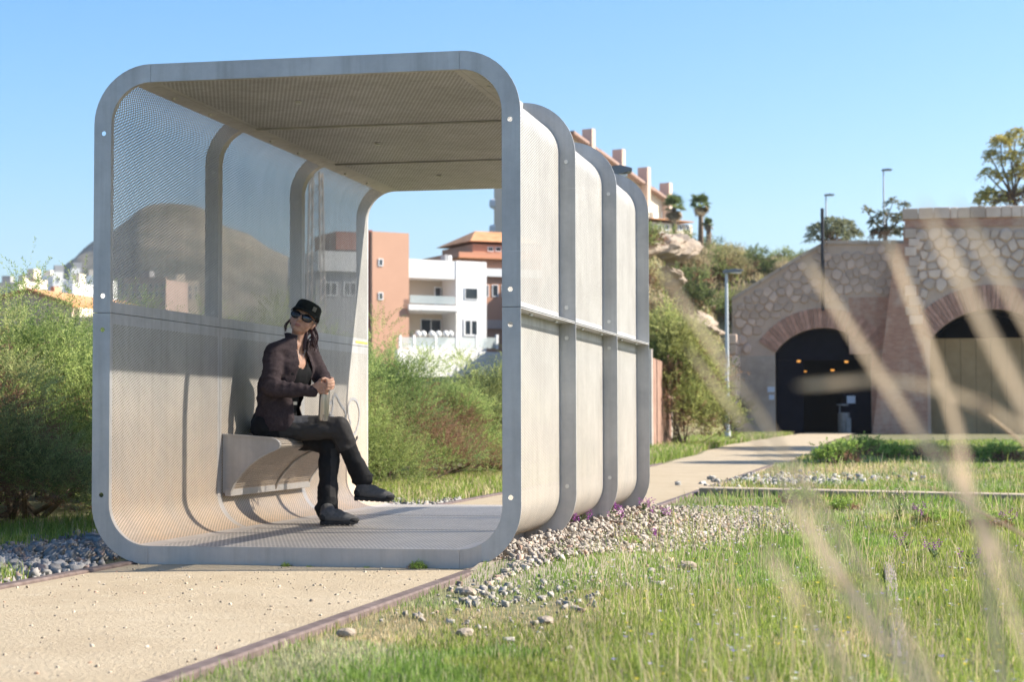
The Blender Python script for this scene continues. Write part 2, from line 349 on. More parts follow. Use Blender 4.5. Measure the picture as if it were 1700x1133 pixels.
def wall_panel(kind, side, k):
    """one perforated sheet with solid margins, plus its outward flanges as sub-parts"""
    pr = profile(kind, side); e_ = .026 if kind == 'floor' else .001; y0, y1 = k*L+(e_ if k else .001), (k+1)*L-(e_ if k < 2 else .001)
    mg = {'roof': .03, 'floor': .03}.get(kind, .033)
    ysq = [y0, y0+mg, y1-mg, y1]
    # solid margin at the ends of the profile: mid seam 0..1, joint end
    arcs = [0]
    for a, b in zip(pr, pr[1:]): arcs.append(arcs[-1]+math.hypot(b[0]-a[0], b[1]-a[1]))
    n = len(pr); tot = arcs[-1]
    def solid(i): # segment i..i+1
        if kind in ('roof', 'floor'): return i == 0 or i == n-2
        return i == 0 or arcs[i] > tot-(.105 if kind == 'upper' else .07)
    me = bpy.data.meshes.new(kind+'_panel'); bm = bmesh.new(); uvl = bm.loops.layers.uv.new('UVMap')
    sheets = []
    for s in (0,):
        sheets.append([[bm.verts.new((x, y, z)) for y in ysq] for x, z, nx, nz in pr])
    uvof = {}; CA, SA = math.cos(R_(-20)), math.sin(R_(-20))
    for sh in sheets:
        for i in range(n):
            for j in range(4): vv = arcs[i]*(-1 if kind == 'lower' else 1); uvof[sh[i][j]] = (CA*ysq[j]-SA*vv, SA*ysq[j]+CA*vv)
    def face(vs, mi):
        f = bm.faces.new(vs); f.material_index = mi; f.smooth = True
        for lp in f.loops: lp[uvl].uv = uvof[lp.vert]
    for si, sh in enumerate(sheets):
        for i in range(n-1):
            for j in range(3):
                vs = (sh[i][j], sh[i+1][j], sh[i+1][j+1], sh[i][j+1])
                face(vs, 1 if (j == 1 and not solid(i)) else 0)
    bm.to_mesh(me); bm.free()
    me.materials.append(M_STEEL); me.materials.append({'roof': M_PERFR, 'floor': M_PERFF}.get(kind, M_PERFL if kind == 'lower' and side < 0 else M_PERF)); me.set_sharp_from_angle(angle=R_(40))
    nm = {'roof': 'roof_panel', 'floor': 'floor_panel'}.get(kind, 'wall_panel')
    o = link(bpy.data.objects.new(nm, me), shelter)
    # flanges across the line (front and rear): follow the profile, FL wide
    T = .006
    if kind == 'roof':
        for yy in (([] if k == 0 else [y0+.004])): MB().box((-J+.01, yy-.004, H-FL-.012), (J-.01, yy+.012, H-FL-.001)).build('seam_strip', M_STEEL, o)
    for ya, yb in ((y0+.0005, y0+T), (y1-T, y1-.0005)):
        mb = MB(); vs = []
        fl = FL - .0005 if kind in ('roof', 'floor') else FL
        lo_ = .0004
        for x, z, nx_, nz_ in pr:
            for d in (lo_, fl):
                # square off towards the joints so that straight and curved pieces meet
                vs += [(x+nx_*d, ya, z+nz_*d), (x+nx_*d, yb, z+nz_*d)]
        fs = []
        for i in range(n-1):
            q0, q1 = i*4, (i+1)*4
            fs += [(q0, q0+2, q1+2, q1), (q0+1, q1+1, q1+3, q0+3), (q0+2, q0+3, q1+3, q1+2), (q0, q1, q1+1, q0+1)]
        fs += [(0, 1, 3, 2), ((n-1)*4, (n-1)*4+2, (n-1)*4+3, (n-1)*4+1)]
        mb.add(vs, fs); f = mb.build('flange', M_STEEL, o)
        bm = bmesh.new(); bm.from_mesh(f.data); bmesh.ops.recalc_face_normals(bm, faces=bm.faces); bm.to_mesh(f.data); bm.free()
        if k == 0 and ya < .01 and kind in ('upper', 'lower'):   # open bolt holes in the front ring
            cut = MB()
            for z in ((2.1578, ZM+.085) if kind == 'upper' else (.3421, ZM-.085)):
                cut.tube([(side*(hw-.051), -.02, z), (side*(hw-.051), .02, z)], .0125, 12)
            c = cut.build('cut', M_HOLE); m_ = f.modifiers.new('b', 'BOOLEAN'); m_.object = c; m_.operation = 'DIFFERENCE'; m_.solver = 'EXACT'
            bake(f); bpy.data.objects.remove(c); f.data.materials.clear(); f.data.materials.append(M_STEEL)
    # lengthwise flanges at the two ends of the profile
    for (x, z, nx_, nz_), tdir in ((pr[0], 1), (pr[-1], -1)):
        mb = MB(); ya, yb = y0+.0065, y1-.0065; e = .0005; t = .005
        if kind in ('upper', 'lower') and tdir == 1:
            za, zb = (z+e, z+t) if kind == 'upper' else (z-t, z-e)
            xs = sorted((x+nx_*(.0004), x+nx_*(FL-.002))); mb.box((xs[0], ya, za), (xs[1], yb, zb))
        elif kind != 'floor' or True:
            sx = 1 if x > 0 else -1
            inn = kind in ('roof', 'floor')
            xa, xb = (x-sx*t, x-sx*e) if inn else (x+sx*e, x+sx*t)
            xa, xb = sorted((xa, xb)); zs = sorted((z+nz_*(.0004), z+nz_*(FL-.002))); mb.box((xa, ya, zs[0]), (xb, yb, zs[1]))
        mb.build('flange', M_STEEL, o)
    # bolts
    def bolt(c, ax, r=.0125):
        mb = MB(); c = np.array(c); ax = np.array(ax, float); mb.tube([c, c+ax*.003], r*1.25, 12); mb.tube([c+ax*.003, c+ax*.012], r, 6)
        mb.build('bolt', M_BOLT, o, smooth=30)
    if kind in ('upper', 'lower') and k > 0:
        for z in ((2.1578, ZM+.085) if kind == 'upper' else (.3421, ZM-.085)): bolt((side*(hw-.051), y0, z), (0, -1, 0))
    if k == 2 and kind in ('upper', 'lower'):
        for z in ((2.1578, ZM+.085) if kind == 'upper' else (.3421, ZM-.085)): bolt((side*(hw-.051), y1+.0005, z), (0, 1, 0))
    if kind == 'lower':
        for t in (.3, .75): bolt((side*(hi+.05), y0+L*t, ZM-.0065), (0, 0, -1), .011)
    if kind == 'upper':
        for t in (.28, .62): bolt((side*(J+.05), y0+L*t, H-FL-.0035), (0, 0, -1), .009)
    if kind == 'roof':
        for t in (.45,): bolt((-.25, y0+L*t, H-FL-.002), (0, 0, -1), .016)
    return o
PANELS = {}
for k in range(3):
    for kind, sides in (('roof', (1,)), ('upper', (-1, 1)), ('lower', (-1, 1)), ('floor', (1,))):
        for s in sides: PANELS[kind, s, k] = wall_panel(kind, s, k)
# bench between the first and second inner ring on the left wall
bench = link(bpy.data.objects.new('bench', None), shelter)
BP = [(-1.0, .632), (-.74, .612), (-.70, .608), (-.672, .598), (-.655, .582), (-.652, .566), (-.66, .552), (-.68, .541), (-.72, .525), (-.78, .493), (-.84, .45), (-.89, .398), (-.93, .345), (-.955, .29), (-1.0, .29)]
by0, by1 = L+.05, 2*L-.03
for ya, yb in ((by0, by0+.006), (by1-.006, by1)):
    MB().prism(BP, ya, yb, 'y').build('end_plate', M_STEEL, bench)
    rim = MB(); pts = BP[:-1]
    for (a, b), (c, d) in zip(pts, pts[1:]):
        t = np.array([c-a, d-b]); t /= np.linalg.norm(t); nn = np.array([-t[1], t[0]])*.004
        rim.obox(((a+c)/2, (ya+yb)/2, (b+d)/2), ((c-a)/2, 0, (d-b)/2), (0, .016, 0), (nn[0], 0, nn[1]))
    rim.build('edge_strip', M_STEEL, bench)
def bench_sheet(name, pts, mi, ya, yb):
    me = bpy.data.meshes.new(name); bm = bmesh.new(); uvl = bm.loops.layers.uv.new('UVMap'); s = 0; rows = []
    for i, p_ in enumerate(pts):
        if i: s += math.hypot(p_[0]-pts[i-1][0], p_[1]-pts[i-1][1])
        rows.append([(bm.verts.new((p_[0], y, p_[1])), (y, s)) for y in (ya, yb)])
    for a, b in zip(rows, rows[1:]):
        f = bm.faces.new((a[0][0], a[1][0], b[1][0], b[0][0])); f.smooth = True; f.material_index = mi
        for lp, u in zip(f.loops, (a[0][1], a[1][1], b[1][1], b[0][1])): lp[uvl].uv = u
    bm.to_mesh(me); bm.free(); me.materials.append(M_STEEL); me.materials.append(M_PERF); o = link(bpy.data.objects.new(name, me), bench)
    return o
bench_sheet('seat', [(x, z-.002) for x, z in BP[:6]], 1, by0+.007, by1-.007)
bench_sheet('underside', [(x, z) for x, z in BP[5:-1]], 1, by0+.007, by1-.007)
ym = (by0+by1)/2+.05
MB().tube([(x+.004, ym, z-.004) for x, z in BP[7:-1]], .009, 6).build('rib', M_STEEL, bench, smooth=True)
MB().box((-.985, by0-.01, .272), (-.945, by1+.01, .315)).build('bottom_bar', M_STEEL, bench, bevel=.004)
# spray paint: loops on the inside of the rear left wall, and a scribble that closes the holes on the right wall
M_SPRAY = mat('silver_spray_paint', (.23, .23, .24), (.32, .32, .33), 20, .5)
def graffiti(paths, X, mat_, wd, par):
    mb = MB()
    for pth in paths:
        pts = [np.array([X, y, z]) for y, z in pth]
        for i in range(len(pts)-1):
            t = pts[i+1]-pts[i]; t = t/np.linalg.norm(t); nn = np.cross(t, (1, 0, 0))*wd/2*(1+.3*math.sin(i*1.7))
            j = len(mb.v); mb.v += [tuple(pts[i]-nn), tuple(pts[i]+nn), tuple(pts[i+1]+nn), tuple(pts[i+1]-nn)]; mb.f.append((j, j+1, j+2, j+3)); mb.m.append(0)
    return mb.build('graffiti', mat_, par)
def loop(pxs, X, n=10):
    P = [onX(a, b, X)[1:] for a, b in pxs]; out = []
    for i in range(len(P)-1):
        p0, p1, p2, p3 = P[max(i-1, 0)], P[i], P[i+1], P[min(i+2, len(P)-1)]
        for t in np.linspace(0, 1, n, endpoint=False):
            out.append(.5*((2*p1)+(-p0+p2)*t+(2*p0-5*p1+4*p2-p3)*t*t+(-p0+3*p1-3*p2+p3)*t**3))
    out.append(P[-1]); return out
XI = -hi+.004
graffiti([loop([(545, 672), (553, 668), (551, 684), (547, 690), (554, 692)], XI), loop([(551, 668), (557, 655), (566, 672), (573, 683), (574, 700), (570, 725)], XI),
          loop([(583, 705), (578, 680), (583, 664), (592, 666), (597, 684), (595, 705), (588, 722), (582, 716), (581, 703)], XI), loop([(578, 728), (588, 735), (594, 725), (588, 742), (587, 768)], XI)], XI, M_SPRAY, .022, PANELS['lower', -1, 2])
def cast(y, z): s_ = 1.96; return (y+.27*s_, z+.763*s_)
sq = [(1.86, .30), (1.89, .24), (1.93, .20), (1.96, .24), (1.95, .31), (1.99, .22), (2.03, .17), (2.07, .22), (2.07, .31), (2.12, .24), (2.15, .2), (2.18, .25), (2.19, .31)]
graffiti([[cast(*a) for a in sq]], hi-.004, M_SPRAY, .02, PANELS['upper', 1, 1])

q_ = onX(600, 569, -hi+.003); M_YEL = mat('yellow_paint', (.62, .50, .08)); MB().box((-hi+.0008, q_[1]-.14, q_[2]-.007), (-hi+.003, q_[1]+.16, q_[2]+.007)).build('paint_mark', M_YEL, PANELS['upper', -1, 2])
# ------------------------------------------------------------------ far mountain
M_MTN = NT('mountain_rock'); v = M_MTN.pos(); n1 = M_MTN.noise(v, .012, 8, .65); n2 = M_MTN.noise(v, .05, 6, .7)
c = M_MTN.ramp(n1, [(.38, (.07, .07, .045)), (.5, (.17, .145, .10)), (.62, (.31, .26, .19))]); c = M_MTN.mix(M_MTN.ramp(n2, [(.5, 0.0), (.62, .7)]), c, (.09, .095, .065))
M_MTN.base(c).set(.95, 0, .1); M_MTN = M_MTN.m
RIDGE = [(-260, 520), (-60, 500), (40, 480), (72, 462), (85, 450), (112, 431), (150, 408), (190, 384), (226, 356), (245, 350), (300, 345), (340, 350), (378, 368), (412, 378), (446, 402), (500, 425), (540, 424), (590, 440), (660, 478), (760, 520)]
rx, ry = zip(*RIDGE); V = []; nxm, nym = 150, 40
for j in range(nym):
    t = j/(nym-1); D = 1000+1000*t
    for i in range(nxm):
        x = -260+1020*i/(nxm-1); hr = CAM[2]+(697-np.interp(x, rx, ry))*1500/FPX
        p_ = CAM+ray(x, 697)*(D/1.0); e = math.sin(min(t*2, 1)*math.pi/2)**1.3 if t < .5 else math.cos((t-.5)*math.pi)
        e = max(e, 0); z = hr*e + (fbm(p_[0]*.007, p_[1]*.007, 4, 6)-.62)*120*e*(1-.96*math.exp(-((t-.5)/.12)**2)) - 4
        V.append((p_[0], p_[1], z))
F = [(j*nxm+i, j*nxm+i+1, (j+1)*nxm+i+1, (j+1)*nxm+i) for j in range(nym-1) for i in range(nxm-1)]
o = npmesh('mountain', V, F, M_MTN, smooth=True); tag(o, kind='structure')
# ------------------------------------------------------------------ building helpers
def wallmat(n, c): return mat(n, tuple(.93*a for a in c), c, .6, .9, 0, .15, 12, .01, .2)
M_WHITE = wallmat('white_render', (.80, .79, .76)); M_PEACH = wallmat('peach_render', (.54, .32, .22)); M_CREAM = wallmat('cream_render', (.70, .60, .47)); M_SALMON = wallmat('salmon_render', (.58, .30, .19))
M_PINK = wallmat('pinkish_render', (.55, .40, .33)); M_BEIGE = wallmat('beige_render', (.52, .45, .36)); M_REDW = wallmat('dark_red_render', (.34, .12, .08)); M_GREYR = wallmat('grey_render', (.33, .33, .33))
M_TILE = mat('terracotta_tiles', (.42, .19, .08), (.60, .31, .15), 1.2, .85, 0, .5, 14, .03); M_BROWNT = mat('brown_roof_tiles', (.30, .20, .16), (.40, .27, .22), 1.2, .85, 0, .5, 14, .03)
M_GLASS = mat('window_glass', (.04, .05, .06), rough=.08, spec=.7); M_FRM = mat('white_frame', (.78, .78, .77), rough=.4)
M_RAILG = NT('balustrade_glass'); M_RAILG.base((.55, .62, .62)).set(.1, 0, .5); M_RAILG.p.inputs['Alpha'].default_value = .45; M_RAILG = M_RAILG.m
class Fr:
    """a building's own frame: origin on a sight line, x along the facade, y back into the building"""
    def __init__(s, px, py, D, ang):
        s.o = CAM+ray(px, py)*D; a = YAW+R_(ang); s.u = np.array([math.cos(a), -math.sin(a), 0]); s.b = np.array([math.sin(a), math.cos(a), 0]); s.a = a
    def at(s, px, py, y=0.0):
        d = ray(px, py); q_ = s.o+s.b*y; k = ((q_-CAM)@s.b)/(d@s.b); p_ = CAM+d*k-s.o; return p_@s.u, p_[2]
    def root(s, name, label, cat, group=None): return empty(name, tuple(s.o), -s.a, label, cat, group)
    def box(s, x0, y0, x1, y1, d0, d1):
        """photo rectangle on the plane y=d0, extruded back to d1 -> MB corners"""
        a, t = s.at(x0, y0, d0); b_, l_ = s.at(x1, y1, d0); return (min(a, b_), d0, min(t, l_)), (max(a, b_), d1, max(t, l_))
def pbox(fr, par, name, m, x0, y0, x1, y1, d0, d1, **k): return MB().box(*fr.box(x0, y0, x1, y1, d0, d1)).build(name, m, par, **k)
def window(fr, par, x0, y0, x1, y1, d=0.0, mull=1, fw=.06):
    lo, hi_ = fr.box(x0, y0, x1, y1, d, d+.01); f = MB(); w_ = fw
    f.box((lo[0]-w_, d-.05, lo[2]-w_), (lo[0], d+.0, hi_[2]+w_)).box((hi_[0], d-.05, lo[2]-w_), (hi_[0]+w_, d, hi_[2]+w_)).box((lo[0], d-.05, lo[2]-w_), (hi_[0], d, lo[2])).box((lo[0], d-.05, hi_[2]), (hi_[0], d, hi_[2]+w_))
    for i in range(mull):
        xm = lo[0]+(hi_[0]-lo[0])*(i+1)/(mull+1); f.box((xm-w_*.4, d-.045, lo[2]), (xm+w_*.4, d-.005, hi_[2]))
    fo = f.build('window', M_FRM, par); MB().box((lo[0], d-.025, lo[2]), (hi_[0], d-.006, hi_[2])).build('pane', M_GLASS, fo); return fo
# ---- the white and peach modern house
fr = Fr(678, 600, 120, -32); hs_ = fr.root('modern_house', 'modern white two-storey house with loggias and a tall peach stair tower', 'house')
pbox(fr, hs_, 'stair_tower', M_PEACH, 618, 384, 679, 640, -.4, 3.5); pbox(fr, hs_, 'tower_side', M_REDW, 612.5, 382, 618.3, 640, -.1, 3.3)
for y_ in (436, 492): window(fr, hs_, 629, y_-5, 634.5, y_+5, -.403, 0, .05)
B = [('parapet', 679, 430, 757, 464, 0, 4.5), ('right_block', 757.2, 433, 808, 640, -.05, 4.5), ('balcony_front', 679, 505.5, 762, 517, -.7, -.55), ('balcony_floor', 679.2, 515, 761.8, 519.5, -.55, 4.4), ('ground_floor', 679, 560, 757, 640, -.1, 4.4)]
for n_, x0, y0, x1, y1, d0, d1 in B: pbox(fr, hs_, 'wall' if 'block' in n_ or 'floor' in n_ else n_, M_WHITE, x0, y0, x1, y1, d0, d1)
pbox(fr, hs_, 'loggia_back_wall', M_BEIGE, 679, 463, 757, 515, 1.8, 2.0); pbox(fr, hs_, 'loggia_back_wall', M_CREAM, 679, 519, 757, 562, 1.8, 2.0)
window(fr, hs_, 699, 531, 731, 556, 1.79, 1); window(fr, hs_, 772, 533, 791, 556, -.053, 1, .12); window(fr, hs_, 772, 479, 792, 497, -.053, 0, .05); window(fr, hs_, 722, 478, 741, 506, 1.79, 1)
pbox(fr, hs_, 'balustrade', M_RAILG, 681, 490, 756, 506, -.6, -.57)
for x in (691, 706, 721, 736): pass
pbox(fr, hs_, 'chimney', M_GREYR, 739, 423, 744, 433, 1.0, 1.6); pbox(fr, hs_, 'chimney', M_WHITE, 745, 424, 750, 433, 1.0, 1.6)
# terrace wall in front of it
fr2 = Fr(740, 600, 112, -42); tw = fr2.root('terrace_wall', 'white terrace wall with glass railing below the modern house', 'wall')
pbox(fr2, tw, 'wall', M_WHITE, 660, 580, 835, 660, 0, .3)
for i, x in enumerate((665, 688, 724, 759, 792, 826)): pbox(fr2, tw, 'post', M_FRM, x-1.6, 556, x+1.6, 579.8, .1, .2)
for a, b_ in ((665, 688), (688, 724), (724, 759), (759, 792), (792, 826)): pbox(fr2, tw, 'glass_panel', M_RAILG, a+1.8, 560, b_-1.8, 579, .13, .15)
M_POT = wallmat('white_planter', (.82, .82, .80))
for i, x in enumerate((693, 702, 716, 727, 739, 747)):
    a, z = fr.at(x, 556, -.3); p_ = fr.o+fr.u*a+fr.b*(-.35); o = MB().ell((0, 0, .22), .22, .22, .24, 12, 8).build('planter', M_POT, smooth=True); o.location = (p_[0], p_[1], fr.o[2]+z-.2)
    tag(o, 'round white planter on the terrace before the modern house', 'planter', 'white planters on the house terrace')
# ---- salmon building with tiled hip roof behind
fr = Fr(790, 560, 150, -25); sb_ = fr.root('salmon_building', 'salmon apartment building with terracotta hip roof behind the white house', 'building')
pbox(fr, sb_, 'wall', M_SALMON, 762, 418, 900, 640, .8, 9); pbox(fr, sb_, 'upper_storey', M_SALMON, 785, 405, 900, 428, 1.6, 8)
pbox(fr, sb_, 'cornice', M_TILE, 760, 428, 902, 432, .3, 9.2); pbox(fr, sb_, 'white_band', M_WHITE, 762, 444, 900, 462, .5, .79); pbox(fr, sb_, 'brown_band', M_PINK, 762, 530, 900, 548, .6, .79)
lo, hi_ = fr.box(781, 398, 905, 405, 1.2, 8.4); zc = hi_[2]+1.6
MB().add([(lo[0], 1.2, lo[2]), (hi_[0], 1.2, lo[2]), (hi_[0], 8.4, lo[2]), (lo[0], 8.4, lo[2]), (lo[0]+2.0, 4.8, zc-.5), (hi_[0]-2, 4.8, zc-.5)], [(0, 3, 2, 1), (0, 1, 5, 4), (1, 2, 5), (2, 3, 4, 5), (3, 0, 4)]).build('roof', M_TILE, sb_)
for x in (810, 823, 840, 856): window(fr, sb_, x, 411, x+8, 417, 1.597, 0, .05)
for x in (770, 786, 802, 818, 834): window(fr, sb_, x, 474, x+8, 492, .797, 0, .06)
# ---- pale tower block with balconies
fr = Fr(840, 560, 175, 14); tb_ = fr.root('balcony_block', 'tall pale apartment block with rounded balconies seen past the shelter post', 'building')
pbox(fr, tb_, 'wall', M_CREAM, 820, 285, 905, 640, 0, 5)
for y_ in (330, 373, 416): pbox(fr, tb_, 'balcony', M_WHITE, 811, y_, 870, y_+14, -1.3, -.02, bevel=.25)
for y_ in (308, 350, 393):
    for x in (826, 846): window(fr, tb_, x, y_, x+10, y_+16, -.003, 0, .06)
# ---- stepped terrace apartments up the hill
M_CHIM = wallmat('pale_peach_render', (.66, .48, .38)); fr = Fr(1040, 420, 165, -52); ap = fr.root('terraced_apartments', 'cream apartments stepping down the hill with brown roofs and tall chimneys', 'building')
tops = [(945, 986, 236, 213), (988, 1036, 271, 247), (1036, 1078, 302, 277), (1077, 1114, 328, 303)]
for i, (xa, xb, ty, cy) in enumerate(tops):
    d0 = i*.25; lo, hi_ = fr.box(xa, ty+10, xb, 470, d0, 8)
    MB().box(lo, hi_).build('wall', M_CREAM, ap); W_ = hi_[0]-lo[0]
    sl = .34*W_
    MB().add([(lo[0]-.1, d0-.6, hi_[2]+sl), (hi_[0]+.1, d0-.6, hi_[2]+.02), (hi_[0]+.1, 8.2, hi_[2]+.02), (lo[0]-.1, 8.2, hi_[2]+sl), (lo[0]-.1, d0-.6, hi_[2]+sl+.25), (hi_[0]+.1, d0-.6, hi_[2]+.27), (hi_[0]+.1, 8.2, hi_[2]+.27), (lo[0]-.1, 8.2, hi_[2]+sl+.25)],
             [(0, 3, 2, 1), (4, 5, 6, 7), (0, 1, 5, 4), (1, 2, 6, 5), (2, 3, 7, 6), (3, 0, 4, 7)]).build('roof', M_BROWNT, ap)
    MB().prism([(lo[0], hi_[2]), (hi_[0], hi_[2]), (lo[0], hi_[2]+sl)], d0+.02, 7.9, 'y').build('gable', M_CREAM, ap)
    pbox(fr, ap, 'chimney', M_CHIM, xb-3.2, cy, xb+2.4, ty+40, d0-.75, d0+.3)
    pbox(fr, ap, 'pier', M_WHITE, xa+8, ty+24, xa+16, 470, d0-.5, d0-.02)
    for r_ in range(4):
        y_ = ty+24+r_*30
        if y_ > 400: continue
        pbox(fr, ap, 'balcony', M_WHITE, xa+18, y_+16, xb-4, y_+25, d0-.9, d0-.02)
        window(fr, ap, xa+22, y_+1, xb-10, y_+15, d0-.003, 1, .06)
# lower white wall and villa right of the palms
fr = Fr(1130, 400, 150, -40); vl = fr.root('hill_villa', 'cream villa low on the hill behind the palms', 'house')
pbox(fr, vl, 'wall', M_CREAM, 1083, 368, 1150, 430, 0, 6); pbox(fr, vl, 'roof', M_TILE, 1081, 363, 1152, 368, -.5, 6.4); pbox(fr, vl, 'garden_wall', M_WHITE, 1076, 383, 1110, 430, -1.4, -1.2)
for x in (1092, 1104, 1126, 1138): window(fr, vl, x, 374, x+6, 382, -.003, 0, .06)
# ---- gabled house on the left, behind the hedge
fr = Fr(60, 545, 62, 14); gh = fr.root('gabled_house', 'house with a broad pinkish gable wall and terracotta roof left of the shelter', 'house')
A_ = [fr.at(*q_) for q_ in ((-46, 508), (-46, 600), (119, 600), (119, 509), (47, 485))]
MB().prism(A_, 0, 7, 'y').build('wall', M_PINK, gh)
e0 = fr.at(47, 483.5); e1 = fr.at(122, 509.5); e2 = fr.at(-49, 509)
def slab(a, b_, d0, d1, t=.10): n_ = nrm3((a[0]-b_[0], a[1]-b_[1])); n_ = (-n_[1], n_[0]) if -n_[1]*0+n_[0] > 0 else (n_[1], -n_[0]); return [(a[0], a[1]), (b_[0], b_[1]), (b_[0]+n_[0]*t, b_[1]+n_[1]*t), (a[0]+n_[0]*t, a[1]+n_[1]*t)], d0, d1
def nrm3(v): v = np.array(v, float); return v/np.linalg.norm(v)
for a, b_ in ((e0, e1), (e0, e2)):
    n_ = nrm3((-(b_[1]-a[1]), b_[0]-a[0])); n_ = n_ if n_[1] > 0 else -n_
    MB().prism([tuple(a), tuple(b_), tuple(np.array(b_)+n_*.1), tuple(np.array(a)+n_*.1)], -.12, 7.2, 'y').build('roof', M_TILE, gh)
o_ = fr.at(131, 509); pbox(fr, gh, 'side_wing', M_CREAM, 119.2, 511, 131, 600, .2, 5)
pbox(fr, gh, 'chimney', M_SALMON, 84, 476, 90, 497, 2, 2.5)
fr = Fr(130, 560, 50, 10); o = MB().box(*fr.box(90, 527, 172, 600, 0, .25)).build('garden_wall', M_PINK); o.location = tuple(fr.o); o.rotation_euler = (0, 0, -fr.a); tag(o, 'pinkish garden wall behind the hedge below the gabled house', 'wall')
# ---- white town, far left
TOWN = [(-20, 30, 474, 8, 'cream long apartment block at the far left edge of the town', M_CREAM), (30, 38, 462, 25, 'narrow cream tower block with a flat roof in the town', M_CREAM), (36, 56, 470, -30, 'low white town block with tall narrow windows', M_WHITE), (52, 92, 463, 12, 'wide white town block with two rows of windows', M_WHITE),
        (88, 104, 456, -20, 'white town block with a stair tower on its roof', M_WHITE), (104, 121, 470, 20, 'white town block with a salmon lower front', M_WHITE), (118, 132, 450, -15, 'tallest white town block near the shelter frame', M_WHITE), (130, 165, 462, 10, 'white town block just left of the shelter frame', M_WHITE),
        (205, 275, 466, 15, 'pinkish town block seen through the mesh wall', M_PINK), (282, 330, 470, -20, 'low cream town block seen through the mesh wall', M_CREAM)]
for i, (xa, xb, ty, an, lab, m_) in enumerate(TOWN):
    D = 330+14*(i % 4); fr = Fr((xa+xb)/2, 520, D, an); tn_ = fr.root('town_block', lab, 'building', 'white town blocks under the mountain')
    lo, hi_ = fr.box(xa, ty, xb, 560, 0, 9); MB().box(lo, hi_).build('wall', m_, tn_)
    MB().box((lo[0], 0, hi_[2]), (hi_[0], .3, hi_[2]+.5)).build('parapet', m_, tn_)
    MB().box((lo[0]+(hi_[0]-lo[0])*.3, 2, hi_[2]), (lo[0]+(hi_[0]-lo[0])*.3+1.6, 4, hi_[2]+1.8)).build('stair_tower', M_CREAM if i % 2 else M_GREYR, tn_)
    nwin = max(1, int((xb-xa)/9))
    for r_ in range(2):
        for k in range(nwin):
            x = xa+(k+.5)*(xb-xa)/nwin; window(fr, tn_, x-1.5, ty+6+r_*13, x+1.5, ty+13+r_*13, -.004, 0, .1)
# ---- grey house and lattice mast seen through the mesh of the rear bay
fr = Fr(560, 520, 105, -25); gr_ = fr.root('grey_house', 'pale grey house left of the peach tower seen through the mesh', 'house')
pbox(fr, gr_, 'wall', M_GREYR, 524, 452, 608, 620, 0, 5); pbox(fr, gr_, 'upper_band', M_WHITE, 528, 416, 606, 452, -.3, 5); pbox(fr, gr_, 'red_block', M_REDW, 558, 384, 612, 416, .3, 4)
for x in (540, 572): window(fr, gr_, x, 470, x+18, 490, -.004, 1, .06)
M_MAST = mat('mast_steel', (.30, .26, .24), (.42, .36, .32), 3, .6, .5)
base = CAM+ray(524, 600)*90; ms = empty('lattice_mast', tuple(base), 0, 'slender lattice steel mast seen through the mesh wall behind the woman', 'mast')
hgt = (600-285)*90/FPX; w0, w1 = .42, .24
for sx, sy in ((-1, -1), (1, -1), (1, 1), (-1, 1)): MB().tube([(sx*w0, sy*w0, -2), (sx*w1, sy*w1, hgt)], .05, 5).build('leg', M_MAST, ms)
nb = 22
for k in range(nb):
    za, zb = hgt*k/nb, hgt*(k+1)/nb; wa = w0+(w1-w0)*k/nb; wb = w0+(w1-w0)*(k+1)/nb; mb = MB()
    for (ax_, ay_), (bx_, by_) in (((-1, -1), (1, -1)), ((1, -1), (1, 1)), ((1, 1), (-1, 1)), ((-1, 1), (-1, -1))):
        a, b_ = ((ax_, ay_), (bx_, by_)) if k % 2 else ((bx_, by_), (ax_, ay_)); mb.tube([(a[0]*wa, a[1]*wa, za), (b_[0]*wb, b_[1]*wb, zb)], .016, 4)
    mb.build('brace', M_MAST, ms)['kind'] = 'stuff'
# ------------------------------------------------------------------ tunnel portal wall
YW = 82.0
def wx(px, py, y=YW): p_ = onY(px, py, y); return p_[0], p_[2]
M_MORTAR = mat('wall_mortar', (.52, .375, .28), (.64, .475, .36), .8, .95, 0, .5, 9, .03, .15)
M_BRICKW = NT('red_brickwork'); v = M_BRICKW.obj(); mp = M_BRICKW.n('ShaderNodeMapping'); mp.inputs['Rotation'].default_value = (R_(90), 0, 0); M_BRICKW.l(v, mp.inputs['Vector'])
bt = M_BRICKW.n('ShaderNodeTexBrick'); bt.inputs['Scale'].default_value = 1; bt.inputs['Brick Width'].default_value = .26; bt.inputs['Row Height'].default_value = .075; bt.inputs['Mortar Size'].default_value = .008
bt.inputs['Color1'].default_value = (.42, .19, .125, 1); bt.inputs['Color2'].default_value = (.54, .28, .185, 1); bt.inputs['Mortar'].default_value = (.46, .36, .28, 1); M_BRICKW.l(mp.outputs[0], bt.inputs['Vector'])
n1 = M_BRICKW.noise(v, .8, 6, .7); M_BRICKW.base(M_BRICKW.mix(M_BRICKW.ramp(n1, [(.48, 0.0), (.66, .65)]), bt.outputs['Color'], (.62, .47, .36))).set(.95, 0, .1); M_BRICKW = M_BRICKW.m
M_STONES = [mat('wall_stone', tuple(k*a for a in (.66, .49, .38)), tuple(k*a for a in (.80, .62, .49)), 1.6, .95, 0, .5, 12, .02, .15) for k in (.78, .9, 1.0, 1.1)]
M_STONEB = [mat('wall_stone_brown', tuple(k*a for a in (.58, .41, .31)), tuple(k*a for a in (.72, .53, .41)), 1.6, .95, 0, .5, 12, .02, .15) for k in (.8, .92, 1.05)]
M_DARK = mat('dark_void', (.012, .012, .014), rough=.9); M_NAVY = mat('navy_panel', (.006, .007, .014), (.010, .011, .02), 2, .85, spec=.1)
